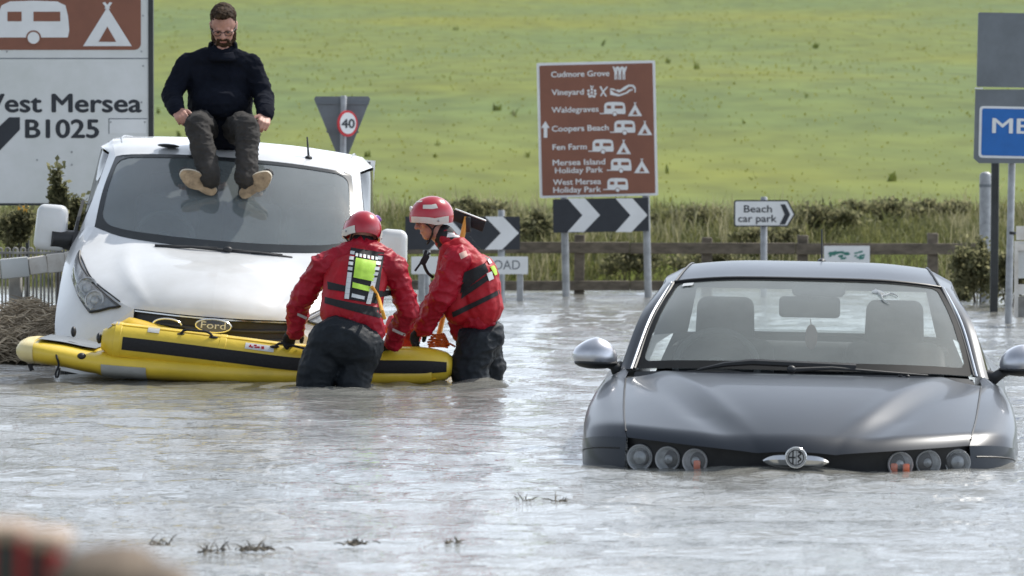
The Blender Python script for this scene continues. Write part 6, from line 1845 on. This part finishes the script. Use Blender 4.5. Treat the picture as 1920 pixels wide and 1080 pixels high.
    for i, p in enumerate(F):
        u = (i / 55) ** 1.6
        hw = .49 * (1 - .35 * max(0, (.10 - u) / .10) ** 2); th = .078 + .012 * (u > .2)
        if u < .035: th *= .45 + .55 * math.sqrt(1 - ((.035 - u) / .035) ** 2)
        row = []
        for k in range(24):
            a = 2 * PI * k / 24
            c, s_ = math.cos(a), math.sin(a)
            row.append(p + V(0, math.copysign(abs(c) ** .55, c) * hw, math.copysign(abs(s_) ** .75, s_) * th))
        G.append(row)
    mb = MB(); mb.grid(G, closed=True); mb.add([q for q in G[0]], [tuple(range(24))]); mb.add([q for q in G[-1]], [tuple(range(23, -1, -1))])
    floor = mb.shift(o).build('floor_mat', M['raft'], root, ang=60, fixn=True)
    # second layer hull strake along the near side
    st = cat([W(px, py, Zn + .17) for px, py in ((205, 676), (330, 690), (450, 702), (560, 708), (700, 709), (812, 709))], 40)
    MB().tube(st, [.05 + .035 * min(1, i / 4) for i in range(40)], 18).shift(o).build('hull_strake', M['raft'], root, ang=70)
    # pale nose cap and underside patch
    G2 = [[p + (p - F[i]).normalized() * .004 for p in G[i]] for i in range(0, 9)]
    mb = MB(); mb.grid(G2, closed=True); mb.add(G2[0], [tuple(range(24))]); mb.shift(o).build('nose_cap', M['raftcream'], root, ang=70, fixn=True)
    Gp = [[G[i][k % 24] + (G[i][k % 24] - F[i]).normalized() * .004 for k in range(12, 17)] for i in range(21, 28)]
    MB().grid([[q + V(0, -.004, 0) for q in r] for r in Gp]).shift(o).build('patch', M['raftgrey'], root)
    MB().grid([[F[i] + V(0, y, .083 + .004) for y in np.linspace(-.36, .36, 4)] for i in range(9, 21)]).shift(o).build('deck_pad', M['signgrey'], root)
    yf = Zn + .02
    c = W(153, 668, yf + .01); MB().ell(c, (.028, .03, .022)).shift(o).build('valve', M['black'], root)
    mb = MB(); mb.tube(cat([W(104, 660, yf + .02), W(107, 672, yf - .02), W(110, 684, yf), W(104, 702, yf), W(108, 708, yf), W(112, 690, yf)], 18), .007, 6); mb.shift(o).build('grab_strap', M['strap'], root)
    mb = MB(); mb.tube(cat([W(116, 645, Zn + .3), W(130, 643, Zn + .28), W(150, 649, Zn + .26), W(163, 655, Zn + .24)], 12), .010, 8); mb.shift(o).build('grab_handle', M['strap'], root)
    mb = MB(); mb.tube([W(56, 682, yf + .1), W(58, 690, yf + .1), W(60, 695, yf + .1)], [.018, .012, .016], 8); mb.shift(o).build('fitting', M['strap'], root)
    for px, py, y in ((138, 622, Zn + .86), (186, 634, Zn + .09)):
        mb = MB(); mb.ell(W(px, py, y), (.018, .03, .034)); mb.shift(o).build('valve', M['black'], root)
build_raft()

def build_load():
    # orange rope coil on the raft
    c = W(822, 648, 25.0); o = Vector((c.x, 25.0, c.z - .02))
    rng = random.Random(6); pts = []
    for k in range(90):
        a = k * .42; r = .042 + .014 * math.sin(k * .9) + rng.uniform(-.005, .005)
        pts.append(Vector((r * math.cos(a) * 1.15, r * math.sin(a), .008 + .085 * k / 90 + rng.uniform(-.004, .004))))
    pts += [Vector((.06 + .015 * k, -.05 - .004 * k, .04 - .008 * k)) for k in range(4)]
    ro = MB().tube(cat(pts, 300), .0062, 6).build('rope', M['rope'], ang=180); ro.location = o
    tag(ro, 'coil of thin orange rope lying on the end of the yellow raft', 'rope')
    # upright paddle: black blade above the profile wader's shoulder
    a = W(820, 640, 25.32); b = W(877, 400, 25.45)
    root = thing('paddle', 'yellow-shafted paddle with black blade held upright behind the profile wader', 'paddle', a)
    d = (b - a); 
    MB().tube([Vector((0, 0, 0)) - d * .02, d * .5, d * .97], .0165, 10).build('shaft', M['paddle'], root)
    u = (W(911, 417, 25.45) - W(851, 394, 25.45)); L = u.length; u.normalize(); w = V(-.2, .2, -.95); w = (w - u * w.dot(u)).normalized(); n = u.cross(w)
    c = W(882, 404, 25.45) - a
    Q = Matrix((u, w, n)).transposed()
    mb = MB(); mb.rbox(c + w * .036, (L, .07, .014), .006, 2, Q); bl = mb.build('blade', M['strap'], root)
    mb = MB(); mb.rbox(c - w * .004, (L * .97, .008, .018), .003, 2, Q); mb.build('edge_strip', M['reflect'], bl)
    mb = MB(); mb.rbox(c - d.normalized() * .06, (.035, .04, .10), .01, 2); mb.build('socket', M['black'], root)
    # red bag on the raft between the waders
    c0 = W(757, 655, 25.15); root = thing('bag', 'crumpled red bag standing on the raft between the two waders', 'bag', c0)
    P = [('b', W(765, 628, 25.15) - c0, (.15, .14, .20), .05, Matrix.Rotation(.12, 3, 'Y')), ('e', W(770, 606, 25.15) - c0, (.055, .06, .09)), ('e', W(742, 612, 25.18) - c0, (.07, .05, .07))]
    blob(P, .009, 3, (.014, (9, 9, 9)), 12).build('sack', M['redbag'], root, ang=180)
    MB().tube(cat([W(735, 603, 25.08) - c0, W(742, 595, 25.06) - c0, W(755, 600, 25.06) - c0, W(760, 615, 25.05) - c0], 10), .008, 6).build('strap', M['strap'], root)
build_load()
